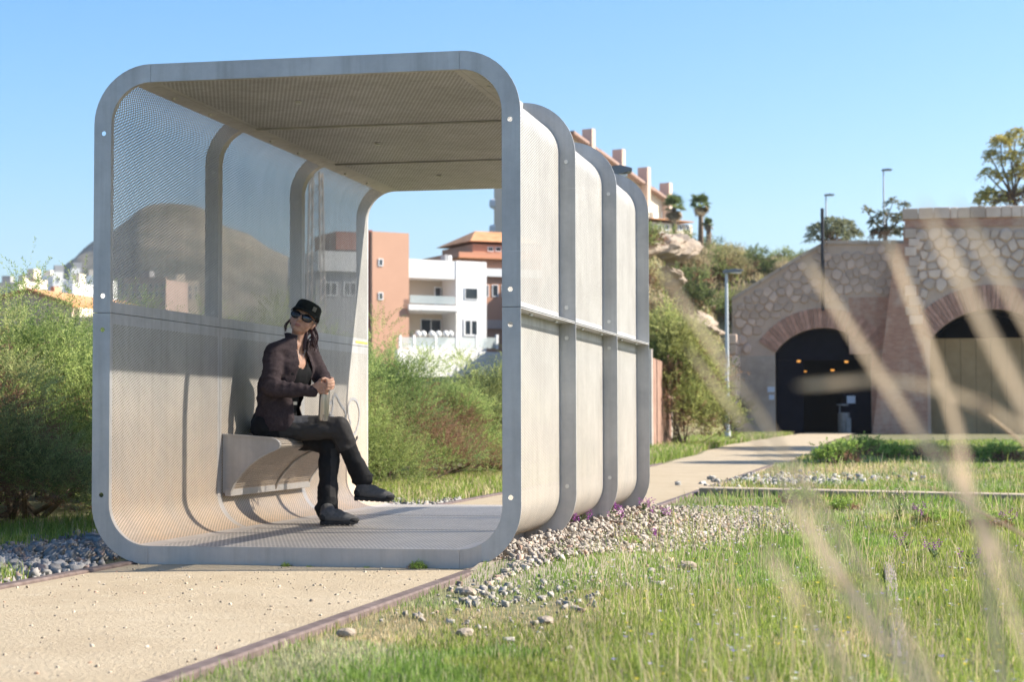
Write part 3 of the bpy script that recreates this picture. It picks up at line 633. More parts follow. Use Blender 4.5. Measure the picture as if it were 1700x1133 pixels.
def archpts(xl, xr, zs, zc, n=22):
    """segmental arch from the left spring to the right spring"""
    h_ = (xr-xl)/2; r_ = zc-zs; R0 = (h_*h_+r_*r_)/(2*r_); a0 = math.asin(min(1, h_/R0)); xc = (xl+xr)/2; zc0 = zc-R0
    return [(xc+R0*math.sin(-a0+2*a0*i/n), zc0+R0*math.cos(-a0+2*a0*i/n)) for i in range(n+1)], (xc, zc0, R0)
def voronoi(poly_ok, x0, x1, z0, z1, s, seed, shrink):
    """irregular rubble cells: each returned as a polygon"""
    rg = np.random.default_rng(seed); pts = []
    nx_, nz_ = int((x1-x0)/s)+3, int((z1-z0)/(s*.84))+3
    for j in range(-1, nz_):
        for i in range(-1, nx_): pts.append((x0+(i+.5*(j % 2)+rg.uniform(-.33, .33))*s, z0+(j+rg.uniform(-.33, .33))*s*.84))
    pts = np.array(pts); cells = []
    for i, c_ in enumerate(pts):
        if not poly_ok(c_[0], c_[1]): continue
        d = np.linalg.norm(pts-c_, axis=1); nbv = [j for j in np.argsort(d)[1:16]]
        poly = [c_+np.array(q_)*s*1.2 for q_ in ((-1, -1), (1, -1), (1, 1), (-1, 1))]
        for j in nbv:
            n_ = (pts[j]-c_)/d[j]; lim = d[j]/2-shrink; out = []
            for k in range(len(poly)):
                a, b_ = poly[k], poly[(k+1) % len(poly)]; da, db = (a-c_)@n_-lim, (b_-c_)@n_-lim
                if da <= 0: out.append(a)
                if da*db < 0: out.append(a+(b_-a)*(da/(da-db)))
            poly = out
            if len(poly) < 3: break
        if len(poly) >= 3: cells.append((c_, poly))
    return cells
def stone_obj(poly, c_, y, proud, m, par, rg):
    # chamfered irregular stone
    poly = [p for k, p in enumerate(poly) if np.linalg.norm(p-poly[k-1]) > .03]
    if len(poly) < 3: return
    # soften corners
    soft = []
    for k in range(len(poly)):
        a, b_, c2 = poly[k-1], poly[k], poly[(k+1) % len(poly)]; soft += [b_+(a-b_)*.22, b_+(c2-b_)*.22]
    n = len(soft); vs = [(p[0]-c_[0], .02, p[1]-c_[1]) for p in soft]+[((p[0]-c_[0])*.97, -proud*.6, (p[1]-c_[1])*.97) for p in soft]+[((p[0]-c_[0])*.80, -proud*(1+rg.uniform(-.15, .15)), (p[1]-c_[1])*.80) for p in soft]
    fs = [(k, (k+1) % n, n+(k+1) % n, n+k) for k in range(n)]+[(n+k, n+(k+1) % n, 2*n+(k+1) % n, 2*n+k) for k in range(n)]+[tuple(2*n+k for k in range(n))]
    o = MB().add(vs, fs).build('stone', m, par); o.location = (c_[0], y, c_[1]); return o
def brick_ring(par, arc_, y, w_, n, rg, proud, a0=None, a1=None):
    xc, zc0, R0 = arc_
    for i in range(n):
        t0, t1 = a0+(a1-a0)*i/n, a0+(a1-a0)*(i+1)/n; g_ = .08*(t1-t0)
        vs = []
        for y_ in (y+.02, y-proud*(1+rg.uniform(-.3, .3))):
            for r_, t in ((R0+.01, t0+g_), (R0+.01, t1-g_), (R0+w_, t1-g_), (R0+w_, t0+g_)): vs.append((xc+r_*math.sin(t), y_, zc0+r_*math.cos(t)))
        MB().add(vs, [(4, 5, 6, 7), (0, 1, 5, 4), (1, 2, 6, 5), (2, 3, 7, 6), (3, 0, 4, 7)]).build('brick', M_BRKS[i % 3], par)
M_BRKS = [mat('red_brick', tuple(k*a for a in (.42, .22, .155)), tuple(k*a for a in (.58, .34, .255)), 4, .95, 0, .3, 20, .01, .1) for k in (.85, 1, 1.15)]
# left portal
pw = empty('tunnel_portal', (0, 0, 0), 0, 'rubble stone tunnel portal with sloping top and the dark arch the path enters', 'tunnel portal')
xl, z0 = wx(1288, 720); xr, _ = wx(1447, 720); _, zsp = wx(1300, 586); _, zcr = wx(1367, 545); arcL, circL = archpts(xl, xr, zsp, zcr)
TL = [wx(1215, 500), wx(1262, 470), wx(1330, 428), wx(1372, 405), wx(1512, 405)]
xR = wx(1530, 500)[0]
poly = [(TL[0][0], -.5)]+TL[:-1]+[(xR, TL[-1][1]), (xR, -.5), (xr, -.5)]+arcL[::-1]+[(xl, -.5)]
MB().prism(poly, YW, YW+1.2, 'y').build('wall', M_MORTAR, pw)
rg = np.random.default_rng(5); zt = lambda x: np.interp(x, [a for a, _ in TL], [b_ for _, b_ in TL])
xsp, zsp2 = wx(1405, 495)
def okL(x, z):
    if z < wx(1300, 588)[1] or z > zt(x)-.22 or x < TL[0][0]+.25 or x > wx(1492, 500)[0]: return False
    if x > wx(1408, 500)[0] and z < wx(1408, 492)[1]: return False        # reddish brick spandrel
    return math.hypot(x-circL[0], z-circL[1]) > circL[2]+1.25
for c_, pl in voronoi(okL, TL[0][0], xR, wx(1300, 590)[1], TL[-1][1], .46, 3, .018): stone_obj(pl, c_, YW, rg.uniform(.04, .08), M_STONEB[rg.integers(3)], pw, rg)
aa = math.asin(min(1, (xr-xl)/2/circL[2])); brick_ring(pw, circL, YW-.003, .95, 30, rg, .05, -aa, aa)
lo, hi2 = wx(1410, 585), wx(1492, 493)
MB().box((lo[0], YW-.03, hi2[1]-2.7), (hi2[0], YW+.0, hi2[1])).build('brick_spandrel', M_BRICKW, pw)
MB().box((xr+.01, YW-.05, -.3), (wx(1480, 600)[0], YW, zsp-.05)).build('brick_jamb', M_BRICKW, pw)
mj = MB().box((wx(1226, 600)[0], YW-.04, -.3), (xl-.01, YW, zsp-.15)).build('jamb', mat('grey_stone_jamb', (.36, .29, .235), (.54, .44, .355), 1.3, .95, 0, .5, 8, .03, .1), pw)
M_COPE = mat('coping_stone', (.42, .32, .25), (.58, .46, .36), 1, .95, 0, .5, 10, .02, .1)
for i in range(len(TL)-1):
    (xa, za), (xb, zb) = TL[i], TL[i+1]; n_ = max(1, int(math.hypot(xb-xa, zb-za)/.8))
    for k in range(n_):
        p0 = np.array((xa+(xb-xa)*k/n_, za+(zb-za)*k/n_)); p1 = np.array((xa+(xb-xa)*(k+1)/n_, za+(zb-za)*(k+1)/n_)); t = (p1-p0)*.015
        a, b_ = p0+t, p1-t; MB().prism([(a[0], a[1]-.02), (b_[0], b_[1]-.02), (b_[0], b_[1]+.16), (a[0], a[1]+.16)], YW-.08, YW+1.0, 'y').build('coping_stone', M_COPE, pw)
# tunnel lining, dark steel entrance panels and lit lamps
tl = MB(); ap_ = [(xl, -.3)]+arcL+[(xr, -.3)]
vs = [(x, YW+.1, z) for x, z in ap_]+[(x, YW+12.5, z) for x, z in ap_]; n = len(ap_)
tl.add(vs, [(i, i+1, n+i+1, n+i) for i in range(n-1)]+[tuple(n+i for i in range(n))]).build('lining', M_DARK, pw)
ez = wx(1300, 598)[1]
MB().prism([(xl+.02, ez)]+[(x, z-.03) for x, z in arcL]+[(xr-.02, ez)], YW+.7, YW+.75, 'y').build('fascia_panel', M_NAVY, pw)
MB().box((xl+.02, YW+.72, 0), (wx(1333, 700)[0], YW+.76, ez-.01)).build('side_panel', M_NAVY, pw)
MB().box((wx(1398, 700)[0], YW+.72, 0), (xr-.02, YW+.76, ez-.8)).build('side_panel', M_NAVY, pw)
M_LAMP = NT('orange_lamp'); M_LAMP.base((.9, .5, .15)); M_LAMP.p.inputs['Emission Color'].default_value = (1, .42, .08, 1); M_LAMP.p.inputs['Emission Strength'].default_value = .4; M_LAMP = M_LAMP.m
for i, (lx, ly, lab) in enumerate(((1326, 600, 'lit orange lamp at the left end of the entrance fascia'), (1405, 601, 'lit orange lamp at the right end of the entrance fascia'), (1337, 617, 'dim orange lamp deeper inside on the left'), (1382, 615, 'bright orange lamp deeper inside on the right'))):
    yy = YW+(.62 if i < 2 else 3.0); x, z = wx(lx, ly, yy); r_ = .10 if i != 2 else .07
    t_ = empty('tunnel_lamp', (x, yy, z), 0, lab, 'lamp', 'orange lamps in the tunnel entrance'); MB().ell((0, 0, 0), r_, r_*.8, r_*.6).build('bulb', M_LAMP, t_, smooth=True); MB().box((-r_, -.03, r_*.5), (r_, .10, r_*.5+.05)).build('housing', M_NAVY, t_)
M_PAPER = mat('notice_paper', (.62, .66, .74), rough=.6)
for px, py, w_, h_, yy, lab in ((1280, 647, .17, .13, YW-.047, 'upper pale notice fixed to the stone left of the arch'), (1281, 660, .13, .12, YW-.047, 'lower pale notice fixed to the stone left of the arch'), (1413, 664, .20, .18, YW+.715, 'pale notice on the dark panel right of the entrance')):
    x, z = wx(px, py, yy); o = MB().box((-w_, -.012, -h_), (w_, 0, h_)).build('notice_board', M_PAPER); o.location = (x, yy, z); tag(o, lab, 'notice', 'notices at the tunnel entrance')
# litter bin in the entrance
M_BIN = mat('bin_metal', (.16, .17, .18), (.26, .27, .28), 5, .5, .4); x, z = wx(1401, 719, YW-.5); bn = empty('litter_bin', (x, YW-.5, .03), 0, 'grey metal litter bin with a hood standing in the tunnel entrance', 'bin')
MB().tube([(0, 0, 0), (0, 0, .03), (0, 0, .95), (0, 0, .97)], [.26, .28, .28, .25], 20).build('body', M_BIN, bn, smooth=40); MB().tube([(-.18, 0, 0), (-.18, 0, 1.36)], .04, 8).build('post', M_BIN, bn, smooth=True); MB().tube([(-.05, 0, 1.30), (-.05, 0, 1.36), (-.05, 0, 1.38)], [.28, .28, .22], 20).build('hood', M_BIN, bn, smooth=40); MB().box((.12, -.3, .0), (.34, -.1, .72)).build('ash_box', M_BIN, bn, bevel=.02)
# short buttress left of the arch, lit on its right side
bx0, bx1 = wx(1216, 600)[0], wx(1229, 600)[0]; bt_ = empty('buttress', ((bx0+bx1)/2, 80.8, 0), 0, 'short pale stone buttress with rounded top left of the arch', 'buttress'); hb_ = wx(1230, 546, 80.8)[1]; hw_ = (bx1-bx0)/2
cz_ = 0; rgb = np.random.default_rng(8); k = 0
while cz_ < hb_-.3:
    hh = rgb.uniform(.45, .65); MB().box((-hw_, -1.0, cz_+.012), (hw_, 1.19, min(cz_+hh, hb_)-.012)).build('stone', M_STONES[int(rgb.integers(4))], bt_, bevel=.04); cz_ += hh
MB().tube([(-hw_*.9, -.98, hb_-.1), (-hw_*.9, 1.1, hb_-.1)], .001, 4)
# right portal with coping, brick band, quoins, infilled arch
rw = empty('right_portal', (0, 0, 0), 0, 'taller stone portal with grey rubble, brick pilaster and a boarded-up arch', 'tunnel portal')
YR = YW-.9
xq = wx(1505, 500, YR)[0]; xE = wx(1990, 500, YR)[0]; zT = wx(1600, 352, YR)[1]; xal, _ = wx(1546, 720, YR); xar = xal+5.6; zs2 = wx(1550, 565, YR)[1]; zc2 = wx(1640, 514, YR)[1]; arcR, circR = archpts(xal, xar, zs2, zc2)
poly = [(xq, -.5), (xq, zT), (xE, zT), (xE, -.5), (xar, -.5)]+arcR[::-1]+[(xal, -.5)]
MB().prism(poly, YR, YR+1.9, 'y').build('wall', M_MORTAR, rw)
_, zb0 = wx(1600, 377, YR); _, zb1 = wx(1600, 363, YR)
MB().box((xq-.05, YR-.06, zb0), (xE, YR-.001, zb1)).build('brick_band', M_BRICKW, rw)
rg2 = np.random.default_rng(9); x = xq-.15
while x < xE:
    w_ = rg2.uniform(.32, .8); MB().box((x+.012, YR-.14, zb1+.01), (min(x+w_, xE)-.012, YR+.9, zT+.22+rg2.uniform(-.02, .02))).build('coping_stone', M_STONES[int(rg2.integers(4))], rw, bevel=.03); x += w_
def okR(x, z):
    if z > zb0-.12 or z < zs2-.3 or x < xq+.42 or x > xE-.3: return False
    return math.hypot(x-circR[0], z-circR[1]) > circR[2]+1.45
for c_, pl in voronoi(okR, xq, xE, zs2-1, zb0, .54, 12, .024): stone_obj(pl, c_, YR, rg.uniform(.06, .11), M_STONES[rg2.integers(4)], rw, rg2)
aa = math.asin(min(1, (xar-xal)/2/circR[2])); brick_ring(rw, circR, YR-.003, 1.15, 38, rg, .05, -aa, aa)
# battered brick pilaster with pale quoins
zq = wx(1500, 470, YR)[1]; xb0, xb1 = wx(1446, 716, YR)[0], wx(1540, 716, YR)[0]; xt0, xt1 = wx(1487, 405, YR)[0], wx(1512, 405, YR)[0]
MB().prism([(xb0, -.5), (xt0, wx(1490, 405, YR)[1]), (xt1, wx(1490, 405, YR)[1]), (xb1-.15, wx(1500, 560, YR)[1]), (xb1, wx(1500, 620, YR)[1]), (xb1, -.5)], YR-.12, YR+1.0, 'y').build('brick_pilaster', M_BRICKW, rw)
MB().box((xq-.12, YR-.05, wx(1500, 440, YR)[1]), (xq+.40, YR-.002, zb0-.01)).build('brick_corner', M_BRICKW, rw)
z = wx(1500, 540, YR)[1]; k = 0
while z < wx(1500, 392, YR)[1]:
    hh = rg2.uniform(.38, .5); xo = wx(1503, 500, YR)[0]+(.0 if k % 2 else .18); MB().box((xo, YR-.17, z+.015), (xo+rg2.uniform(.4, .62), YR-.05, z+hh-.015)).build('quoin', M_STONES[int(rg2.integers(4))], rw, bevel=.03); z += hh; k += 1
M_BOARD = mat('ochre_boarding', (.36, .23, .11), (.46, .31, .16), 1.2, .9)
xx = xal; kk = 0; zb_ = wx(1600, 562, YR+1.0)[1]
while xx < xar-.01: MB().box((xx+.008, YR+1.0+.01*(kk % 2), -.3), (min(xx+.7, xar)-.008, YR+1.06, zb_)).build('board', M_BOARD, rw); xx += .7; kk += 1
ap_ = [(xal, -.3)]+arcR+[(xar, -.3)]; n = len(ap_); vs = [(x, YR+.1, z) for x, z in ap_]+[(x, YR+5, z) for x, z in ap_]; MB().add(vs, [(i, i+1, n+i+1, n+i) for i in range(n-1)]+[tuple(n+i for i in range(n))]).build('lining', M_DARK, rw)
# black pole against the left portal
M_BLK = mat('black_pole_paint', (.02, .02, .024), rough=.5); x, zt_ = wx(1365, 346, YW-.35); _, zb_ = wx(1365, 516, YW-.35)
o = MB().tube([(0, 0, 0), (0, 0, zt_-zb_)], .085, 10).build('black_pole', M_BLK, smooth=40); o.location = (x, YW-.35, zb_); tag(o, 'thick black pole fixed to the portal wall above the arch', 'pole')
br = MB().box((-.06, 0, .8), (.06, .34, .9)).box((-.06, 0, 3.2), (.06, .34, 3.3)).build('bracket', M_BLK, o)
# ------------------------------------------------------------------ lamp posts
M_POST = mat('galvanised_post', (.42, .45, .46), (.52, .55, .56), 2, .5, .3); M_HEAD = mat('lamp_head_grey', (.16, .18, .20), rough=.5)
def lamp(px, py0, py1, D, label, r0=.075, arm=.55, z0=None):
    b_ = CAM+ray(px, py1)*D; hgt = (py1-py0)*D/FPX; t_ = empty('street_lamp', tuple(b_), -YAW, label, 'street lamp', 'street lamps')
    MB().tube([(0, 0, -1), (0, 0, hgt*.5), (0, 0, hgt)], [r0, r0*.85, r0*.62], 12).build('pole', M_POST, t_, smooth=40)
    MB().tube([(0, 0, -.0), (0, 0, .35)], r0*1.35, 12).build('base_sleeve', M_POST, t_, smooth=40)
    MB().prism([(-.10, hgt-.02), (arm*.5, hgt+.02), (arm, hgt-.02), (arm, hgt-.06), (arm*.4, hgt-.10), (-.10, hgt-.14)], -.13, .13, 'y').build('lamp_head', M_HEAD, t_, bevel=.015)
    MB().box((.12, -.10, hgt-.125), (arm-.06, .10, hgt-.095)).build('lens', M_FRM, t_); return t_
lamp(1208, 447, 733, 62, 'tall grey lamp post standing beside the path before the tunnel')
lamp(1372, 322, 402, 122, 'left lamp post rising behind the portal wall', .07)
lamp(1468, 280, 398, 118, 'right and taller lamp post rising behind the portal wall', .07)
# flat lamp arm behind the shelter
t_ = lamp(1012, 276, 760, 24, 'lamp post hidden behind the shelter with its flat head showing past the ribs', .06, .30)
# ------------------------------------------------------------------ rusty fence by the far bush
M_RUST = mat('rust_sheet', (.22, .12, .085), (.36, .23, .17), 3, .9, .1, .4, 18, .01); M_FPOST = mat('pale_fence_post', (.50, .44, .38), (.6, .54, .47), 5, .8)
fb = onZ(1114, 741); f0 = onZ(1081, 748); fn = empty('rusty_fence', tuple(f0), 0, 'rust-red sheet fence between two pale posts beside the path', 'fence'); d = fb-f0; hf = (741-596)*np.linalg.norm(fb-CAM)/FPX
for k in (0, 1): c_ = d*k; MB().tube([c_+np.array((0, 0, -.2)), c_+np.array((0, 0, hf))], .045, 8).build('post', M_FPOST, fn, smooth=40)
for k in range(4):
    a, b_ = d*(k/4+.01), d*((k+1)/4-.01); t = nrm3(d); nn = np.array((-t[1], t[0], 0))*.008*(1+k % 2)
    MB().obox((a+b_)/2+np.array((0, 0, hf*.46)), (b_-a)/2, nn, (0, 0, hf*.46)).build('sheet', M_RUST, fn)
# ------------------------------------------------------------------ vegetation
M_LEAF = leafmat('shrub_leaf', .6, .6, .08); M_LEAFT = leafmat('tree_leaf', .55, .4, .05); M_GRASS = leafmat('grass_blade', .55, .45, 0.0)
M_BARK = mat('twig_bark', (.10, .07, .045), (.19, .14, .10), 14, .95, 0, .5, 40, .004)
def unit(a): return a/(np.linalg.norm(a, axis=-1, keepdims=True)+1e-9)
def sprays(blobs, n, m, ln, leaf, wid, rg, cols, brown=.15, up=.7, fill=.45, bcol=((.18, .095, .06), (.34, .21, .13)), sag=.25):
    """feathery twigs on the outside of a set of ellipsoids -> leaf quads and per-leaf colours"""
    bl = np.array([b for b in blobs], float); wgt = bl[:, 3]*bl[:, 4]+bl[:, 3]*bl[:, 5]; idx = rg.choice(len(bl), n, p=wgt/wgt.sum())
    c, r = bl[idx, :3], bl[idx, 3:6]; tone = bl[idx, 6][:, None, None] if bl.shape[1] > 6 else 1.0; d = unit(rg.normal(size=(n, 3))); d[:, 2] = np.where(d[:, 2] < -.35, -d[:, 2], d[:, 2])
    rad = fill+(1-fill)*rg.random((n, 1))**.45; p = c+d*r*rad
    dr = unit(d*[.8, .8, .5]+np.array([0, 0, up])+rg.normal(size=(n, 3))*.35); L_ = ln*(.6+.8*rg.random((n, 1)))
    side = unit(np.cross(dr, rg.normal(size=(n, 3)))); s2 = np.cross(dr, side)
    t = (np.arange(m)+.5)/m; P_ = p[:, None]+dr[:, None]*(L_[:, None]*t[None, :, None]); P_[..., 2] -= (sag*L_*t[None]**2)
    ang = np.arange(m)*2.4+rg.random((n, 1))*6.3; out = side[:, None]*np.cos(ang)[..., None]+s2[:, None]*np.sin(ang)[..., None]
    ld = unit(dr[:, None]*.75+out*.75+rg.normal(size=(n, m, 3))*.2); ll = leaf*(.6+.7*rg.random((n, m, 1)))*(1-.45*t[None, :, None])
    wv = unit(np.cross(ld, rg.normal(size=(n, m, 3))))*wid*(.7+.6*rg.random((n, m, 1)))
    v = np.stack([P_, P_+ld*ll*.45+wv, P_+ld*ll, P_+ld*ll*.45-wv], 2).reshape(-1, 3)
    g_ = np.array(cols, float); k = rg.random((n, 1, 1)); k2 = fbm(p[:, 0]*1.7, p[:, 1]*1.7+p[:, 2]*2.1, 3)[:, None, None]
    bigc = .72+.56*fbm(p[:, 0]*.8+3, p[:, 1]*.8+p[:, 2]*.9, 29)[:, None, None]; mixv = np.clip(1.1*(k2-.5)+.5+.7*(k-.5), 0, 1); cc = (g_[0]*(1-mixv)+g_[1]*mixv)*bigc*tone; cc = np.repeat(cc, m, 1)*(.75+.5*rg.random((n, m, 1)))
    bn = fbm(p[:, 0]*1.0+7, p[:, 1]*1.0+p[:, 2]*1.4, 11); zr = (p[:, 2]-p[:, 2].min())/(np.ptp(p[:, 2])+1e-6)
    isb = (bn+.16*(.5-zr)*2*(brown > 0) > np.quantile(bn, 1-brown) if brown > 0 else np.zeros(n, bool))
    b0, b1 = np.array(bcol); cb = (b0+(b1-b0)*rg.random((n, m, 1))); cc = np.where(isb[:, None, None], cb, cc)
    f = np.arange(n*m*4).reshape(-1, 4); return v, f, cc.reshape(-1, 3)
def twigs(blobs, k, rg, r=.02, base=(0, 0, 0)):
    mb = MB(); bl = list(blobs)
    for i in range(k):
        b_ = bl[i % len(bl)]; e = np.array(b_[:3])+rg.normal(size=3)*np.array(b_[3:6])*.4; e[2] = max(e[2], .2); s_ = np.array(base)+np.array((rg.normal()*.12, rg.normal()*.12, -.05)); mid = (s_+e)/2+rg.normal(size=3)*.1
        mb.tube([s_, mid, e], [r, r*.7, r*.25], 5)
    return mb
G_SHRUB = [((.14, .21, .06), (.54, .60, .20)), ((.11, .19, .065), (.48, .57, .18)), ((.16, .20, .07), (.55, .56, .22))]
def bush_variant(seed, R=.95, Hh=1.45, n=6600, m=24, brown=.16, cols=None, ln=.25, leaf=.029, wid=.0032, plumes=7, clumps=36):
    rg = np.random.default_rng(seed); blobs = [(0, 0, Hh*.38, R*.62, R*.62, Hh*.36, .55)]
    for i in range(clumps):    # separate upright clumps over a dome, each with its own tone
        a = i*2.4+rg.uniform(-.4, .4); el = rg.random()**1.15; q_ = R*(.86-.62*el)*rg.uniform(.8, 1.1); s_ = rg.uniform(.20, .36)
        blobs.append((q_*math.cos(a), q_*math.sin(a), Hh*(.10+.68*el), R*s_, R*s_, Hh*rg.uniform(.13, .24), rg.uniform(.66, 1.3)))
    for i in range(plumes): a = rg.uniform(0, 6.28); q_ = rg.uniform(.1, .75)*R; blobs.append((q_*math.cos(a), q_*math.sin(a), Hh*rg.uniform(.74, .98), R*rg.uniform(.08, .16), R*rg.uniform(.08, .16), Hh*rg.uniform(.14, .24), rg.uniform(.9, 1.35)))
    return sprays(blobs, n, m, ln, leaf, wid, rg, cols or G_SHRUB[seed % 3], brown, fill=.68), blobs, rg
def make_bush(seed, name, label, cat, group, **k):
    (v, f, c), blobs, rg = bush_variant(seed, **k); t = empty(name, (0, 0, 0), 0, label, cat, group)
    npmesh('foliage', v, f, M_LEAF, t, c); twigs(blobs, 14, rg).build('stem', M_BARK, t)['kind'] = 'stuff'; return t
HED = [(-3.35, 2.5, 1.0, .82, 'leafy green shrub with brown lower twigs left of the shelter front'), (-3.6, 4.3, 1.05, 1.0, 'green shrub hidden behind the front mesh panel'), (-3.35, 6.0, 1.0, 1.0, 'green shrub behind the middle mesh panel'), (-3.1, 7.8, 1.0, .98, 'green shrub behind the woman and the rear mesh panel'),
       (-2.95, 9.4, 1.05, .98, 'tallest feathery shrub beside the rear left rib of the shelter'), (-2.75, 11.2, .95, .88, 'feathery green shrub seen through the shelter with a reddish-brown patch'), (-2.6, 12.9, .95, .82, 'olive shrub seen through the shelter next to the brown-patched one'), (-2.35, 14.9, 1.0, .86, 'pale green shrub seen through the shelter beside the right front post'),
       (-5.0, 3.3, 1.15, .74, 'dark green shrub at the left edge of the photo'), (-5.2, 5.4, 1.1, .9, 'green shrub in the second row behind the front mesh panel'), (-4.9, 7.6, 1.1, .9, 'green shrub in the second row behind the middle mesh panel'), (-4.7, 10.0, 1.1, .92, 'green shrub in the second row behind the woman'), (-4.4, 12.6, 1.1, .70, 'green shrub in the second row under the peach tower'), (-4.0, 15.4, 1.1, .62, 'green shrub in the second row below the white terrace wall'), (-3.2, 18.0, 1.1, .7, 'olive shrub at the far right end of the hedge'), (-4.4, 1.0, 1.0, .75, 'shrub just outside the left edge of the photo')]
VAR = [make_bush(20+i, 'shrub', '', 'shrub', 'feathery shrubs of the hedge beside the line', brown=b_) for i, b_ in enumerate((.58, .07, .20, .05, .12))]
used = set(); rgp = random.Random(2); order = [0, 1, 2, 3, 1, 2, 4, 3, 1, 4, 0, 1, 3, 4, 2, 0]
for i, (x, y, sr, sh, lab) in enumerate(HED):
    k = order[i]; o = VAR[k] if k not in used else copy_tree(VAR[k]); used.add(k); o.location = (x, y, float(ground_h(x, y))); o.rotation_euler = (0, 0, rgp.uniform(0, 6.28)); s_ = sr*1.12; o.scale = (s_, s_, sh*1.08); o['label'] = lab
# big pale shrub by the fence near the tunnel
M1 = make_bush(41, 'large_shrub', 'tall pale green shrub with bare brown lower stems beside the lamp post', 'shrub', None, R=1.5, Hh=3.3, n=6500, m=16, clumps=34, brown=.14, cols=((.20, .24, .07), (.50, .50, .18)), ln=.4, leaf=.075, wid=.011); p_ = onZ(1143, 743); M1.location = (p_[0]-.3, p_[1], 0)
# shrubs over the cutting slope
HV = [make_bush(50+i, 'hillside_shrub', ('bright green shrub on the cutting slope beside the tunnel portal', 'straw-coloured dry shrub on the cutting slope beside the tunnel portal', 'dark green dense shrub on the cutting slope beside the tunnel portal', 'brownish dry shrub on the cutting slope beside the tunnel portal')[i], 'shrub', ('green', 'straw-coloured', 'dark', 'brown')[i]+' shrubs on the cutting slope', R=1.3, Hh=1.7, n=800, m=12, clumps=12, brown=.15, cols=c_, ln=.5, leaf=.12, wid=.022) for i, c_ in enumerate((((.14, .18, .06), (.36, .40, .14)), ((.26, .24, .11), (.50, .44, .21)), ((.08, .11, .045), (.19, .23, .08)), ((.32, .27, .15), (.54, .44, .27))))]
rg = np.random.default_rng(77); placed = []; tries = 0
def ppx(p): d = np.array(p)-CAM; z = d@CF; return 850+FPX*(d@CR)/z, 566.5-FPX*(d@CU)/z
rocks_ = ((-9.3, 84, 1.7), (-8.2, 79, 1.0), (-11.0, 90, 1.6), (-7.4, 86, 1.1), (-9.9, 79.5, 1.2))
fixed = [(-6.3, 77, 2, 1.15), (-7.4, 81, 2, 1.2), (-8.6, 72, 1, 1.0), (-6.0, 70, 1, .9), (-7.2, 66, 3, .9), (-9.4, 78, 0, 1.1), (-5.4, 81.5, 0, .9)]
for (x, y, k, s_) in fixed: placed.append((x, y, k, s_))
while len(placed) < 95 and tries < 4000:
    tries += 1; y = rg.uniform(62, 150); x = CAM[0]+(y-CAM[1])*rg.uniform(-.17, -.03); 
    if (y < 97 and x > -5.6): continue
    if y > 97 and (y < 104 or rg.random() < .35): continue
    if ground_h(x, y) < .7: continue
    if any(math.hypot(x-a, y-b_) < 1.3+q_ for a, b_, q_ in rocks_): continue
    if any(math.hypot(x-a, y-b_) < 1.5 for a, b_, *_ in placed): continue
    placed.append((x, y, int(rg.integers(4)), rg.uniform(.5, 1.15)))
used = set()
for x, y, k, s_ in placed:
    o = HV[k] if k not in used else copy_tree(HV[k]); used.add(k); o.location = (x, y, float(ground_h(x, y))-.1); o.rotation_euler = (0, 0, rg.uniform(0, 6.28)); o.scale = (s_*1.15, s_*1.15, s_*rg.uniform(.8, 1.2))
# rocks on the slope
M_ROCK = mat('slope_rock', (.25, .20, .15), (.40, .33, .26), .9, .95, 0, .6, 5, .08, .1)
def rock(rg, s_, sub=2, rough=.25):
    bm = bmesh.new(); bmesh.ops.create_icosphere(bm, subdivisions=sub, radius=1); off = rg.uniform(0, 50)
    for v in bm.verts:
        c = np.array(v.co); k = 1+rough*(fbm(c[0]*1.4+off, c[1]*1.4+c[2]*1.7+off, 2, 3)-.5)*2.4; v.co = Vector(c*k*np.array(s_))
    me = bpy.data.meshes.new('rock'); bm.to_mesh(me); bm.free(); return me
for i, (x, y, s_) in enumerate(rocks_):
    me = rock(rg, (s_*1.3, s_, s_*.42), 4, .5); me.materials.append(M_ROCK); o = link(bpy.data.objects.new('rock_outcrop', me)); o.location = (x, y, float(ground_h(x, y))-.05*s_); o.rotation_euler = (0, .3, rg.uniform(0, 6)); tag(o, ['largest rock outcrop just below the fan palms', 'rock outcrop half way down the cutting slope behind the lamp post', 'rock outcrop high on the slope under the terraced apartments', 'rock outcrop at the end of the sloping portal wall', 'rock outcrop low on the slope above the large pale shrub'][i], 'rock', 'rock outcrops on the slope')
# trees above the portals
def make_tree(loc, blobs, n, m, ln, leaf, wid, cols, name, label, seed, tr, brown=.05, fill=.3, group=None, up=.3):
    rg = np.random.default_rng(seed); t = empty(name, loc, 0, label, 'tree', group); v, f, c = sprays(blobs, n, m, ln, leaf, wid, rg, cols, brown, up, fill, sag=.5); npmesh('crown', v, f, M_LEAFT, t, c)
    mb = MB(); top = np.mean([b_[:3] for b_ in blobs], 0); k_ = .55*top; mb.tube([(0, 0, -.6), (.05*tr, .02, k_[2]*.5), k_], [tr*1.3, tr, tr*.7], 9); mb.build('trunk', M_BARK, t, smooth=True)
    for b_ in blobs:
        e = np.array(b_[:3]); mid = (k_+e)/2+rg.normal(size=3)*.15*np.linalg.norm(e-k_)*.5; MB().tube([k_*.97, mid, e, e+(e-mid)*.5], [tr*.55, tr*.4, tr*.22, tr*.06], 6).build('limb', M_BARK, t, smooth=True)
    return t
def blobs_px(base, lst, D): # (px, py, rpx) -> local ellipsoids
    o = []
    for px, py, r_ in lst: p_ = CAM+ray(px, py)*D+CF*RNG.normal()*r_*D/FPX*.5; q_ = r_*D/FPX; o.append((*(p_-base), q_, q_, q_*.9))
    return o
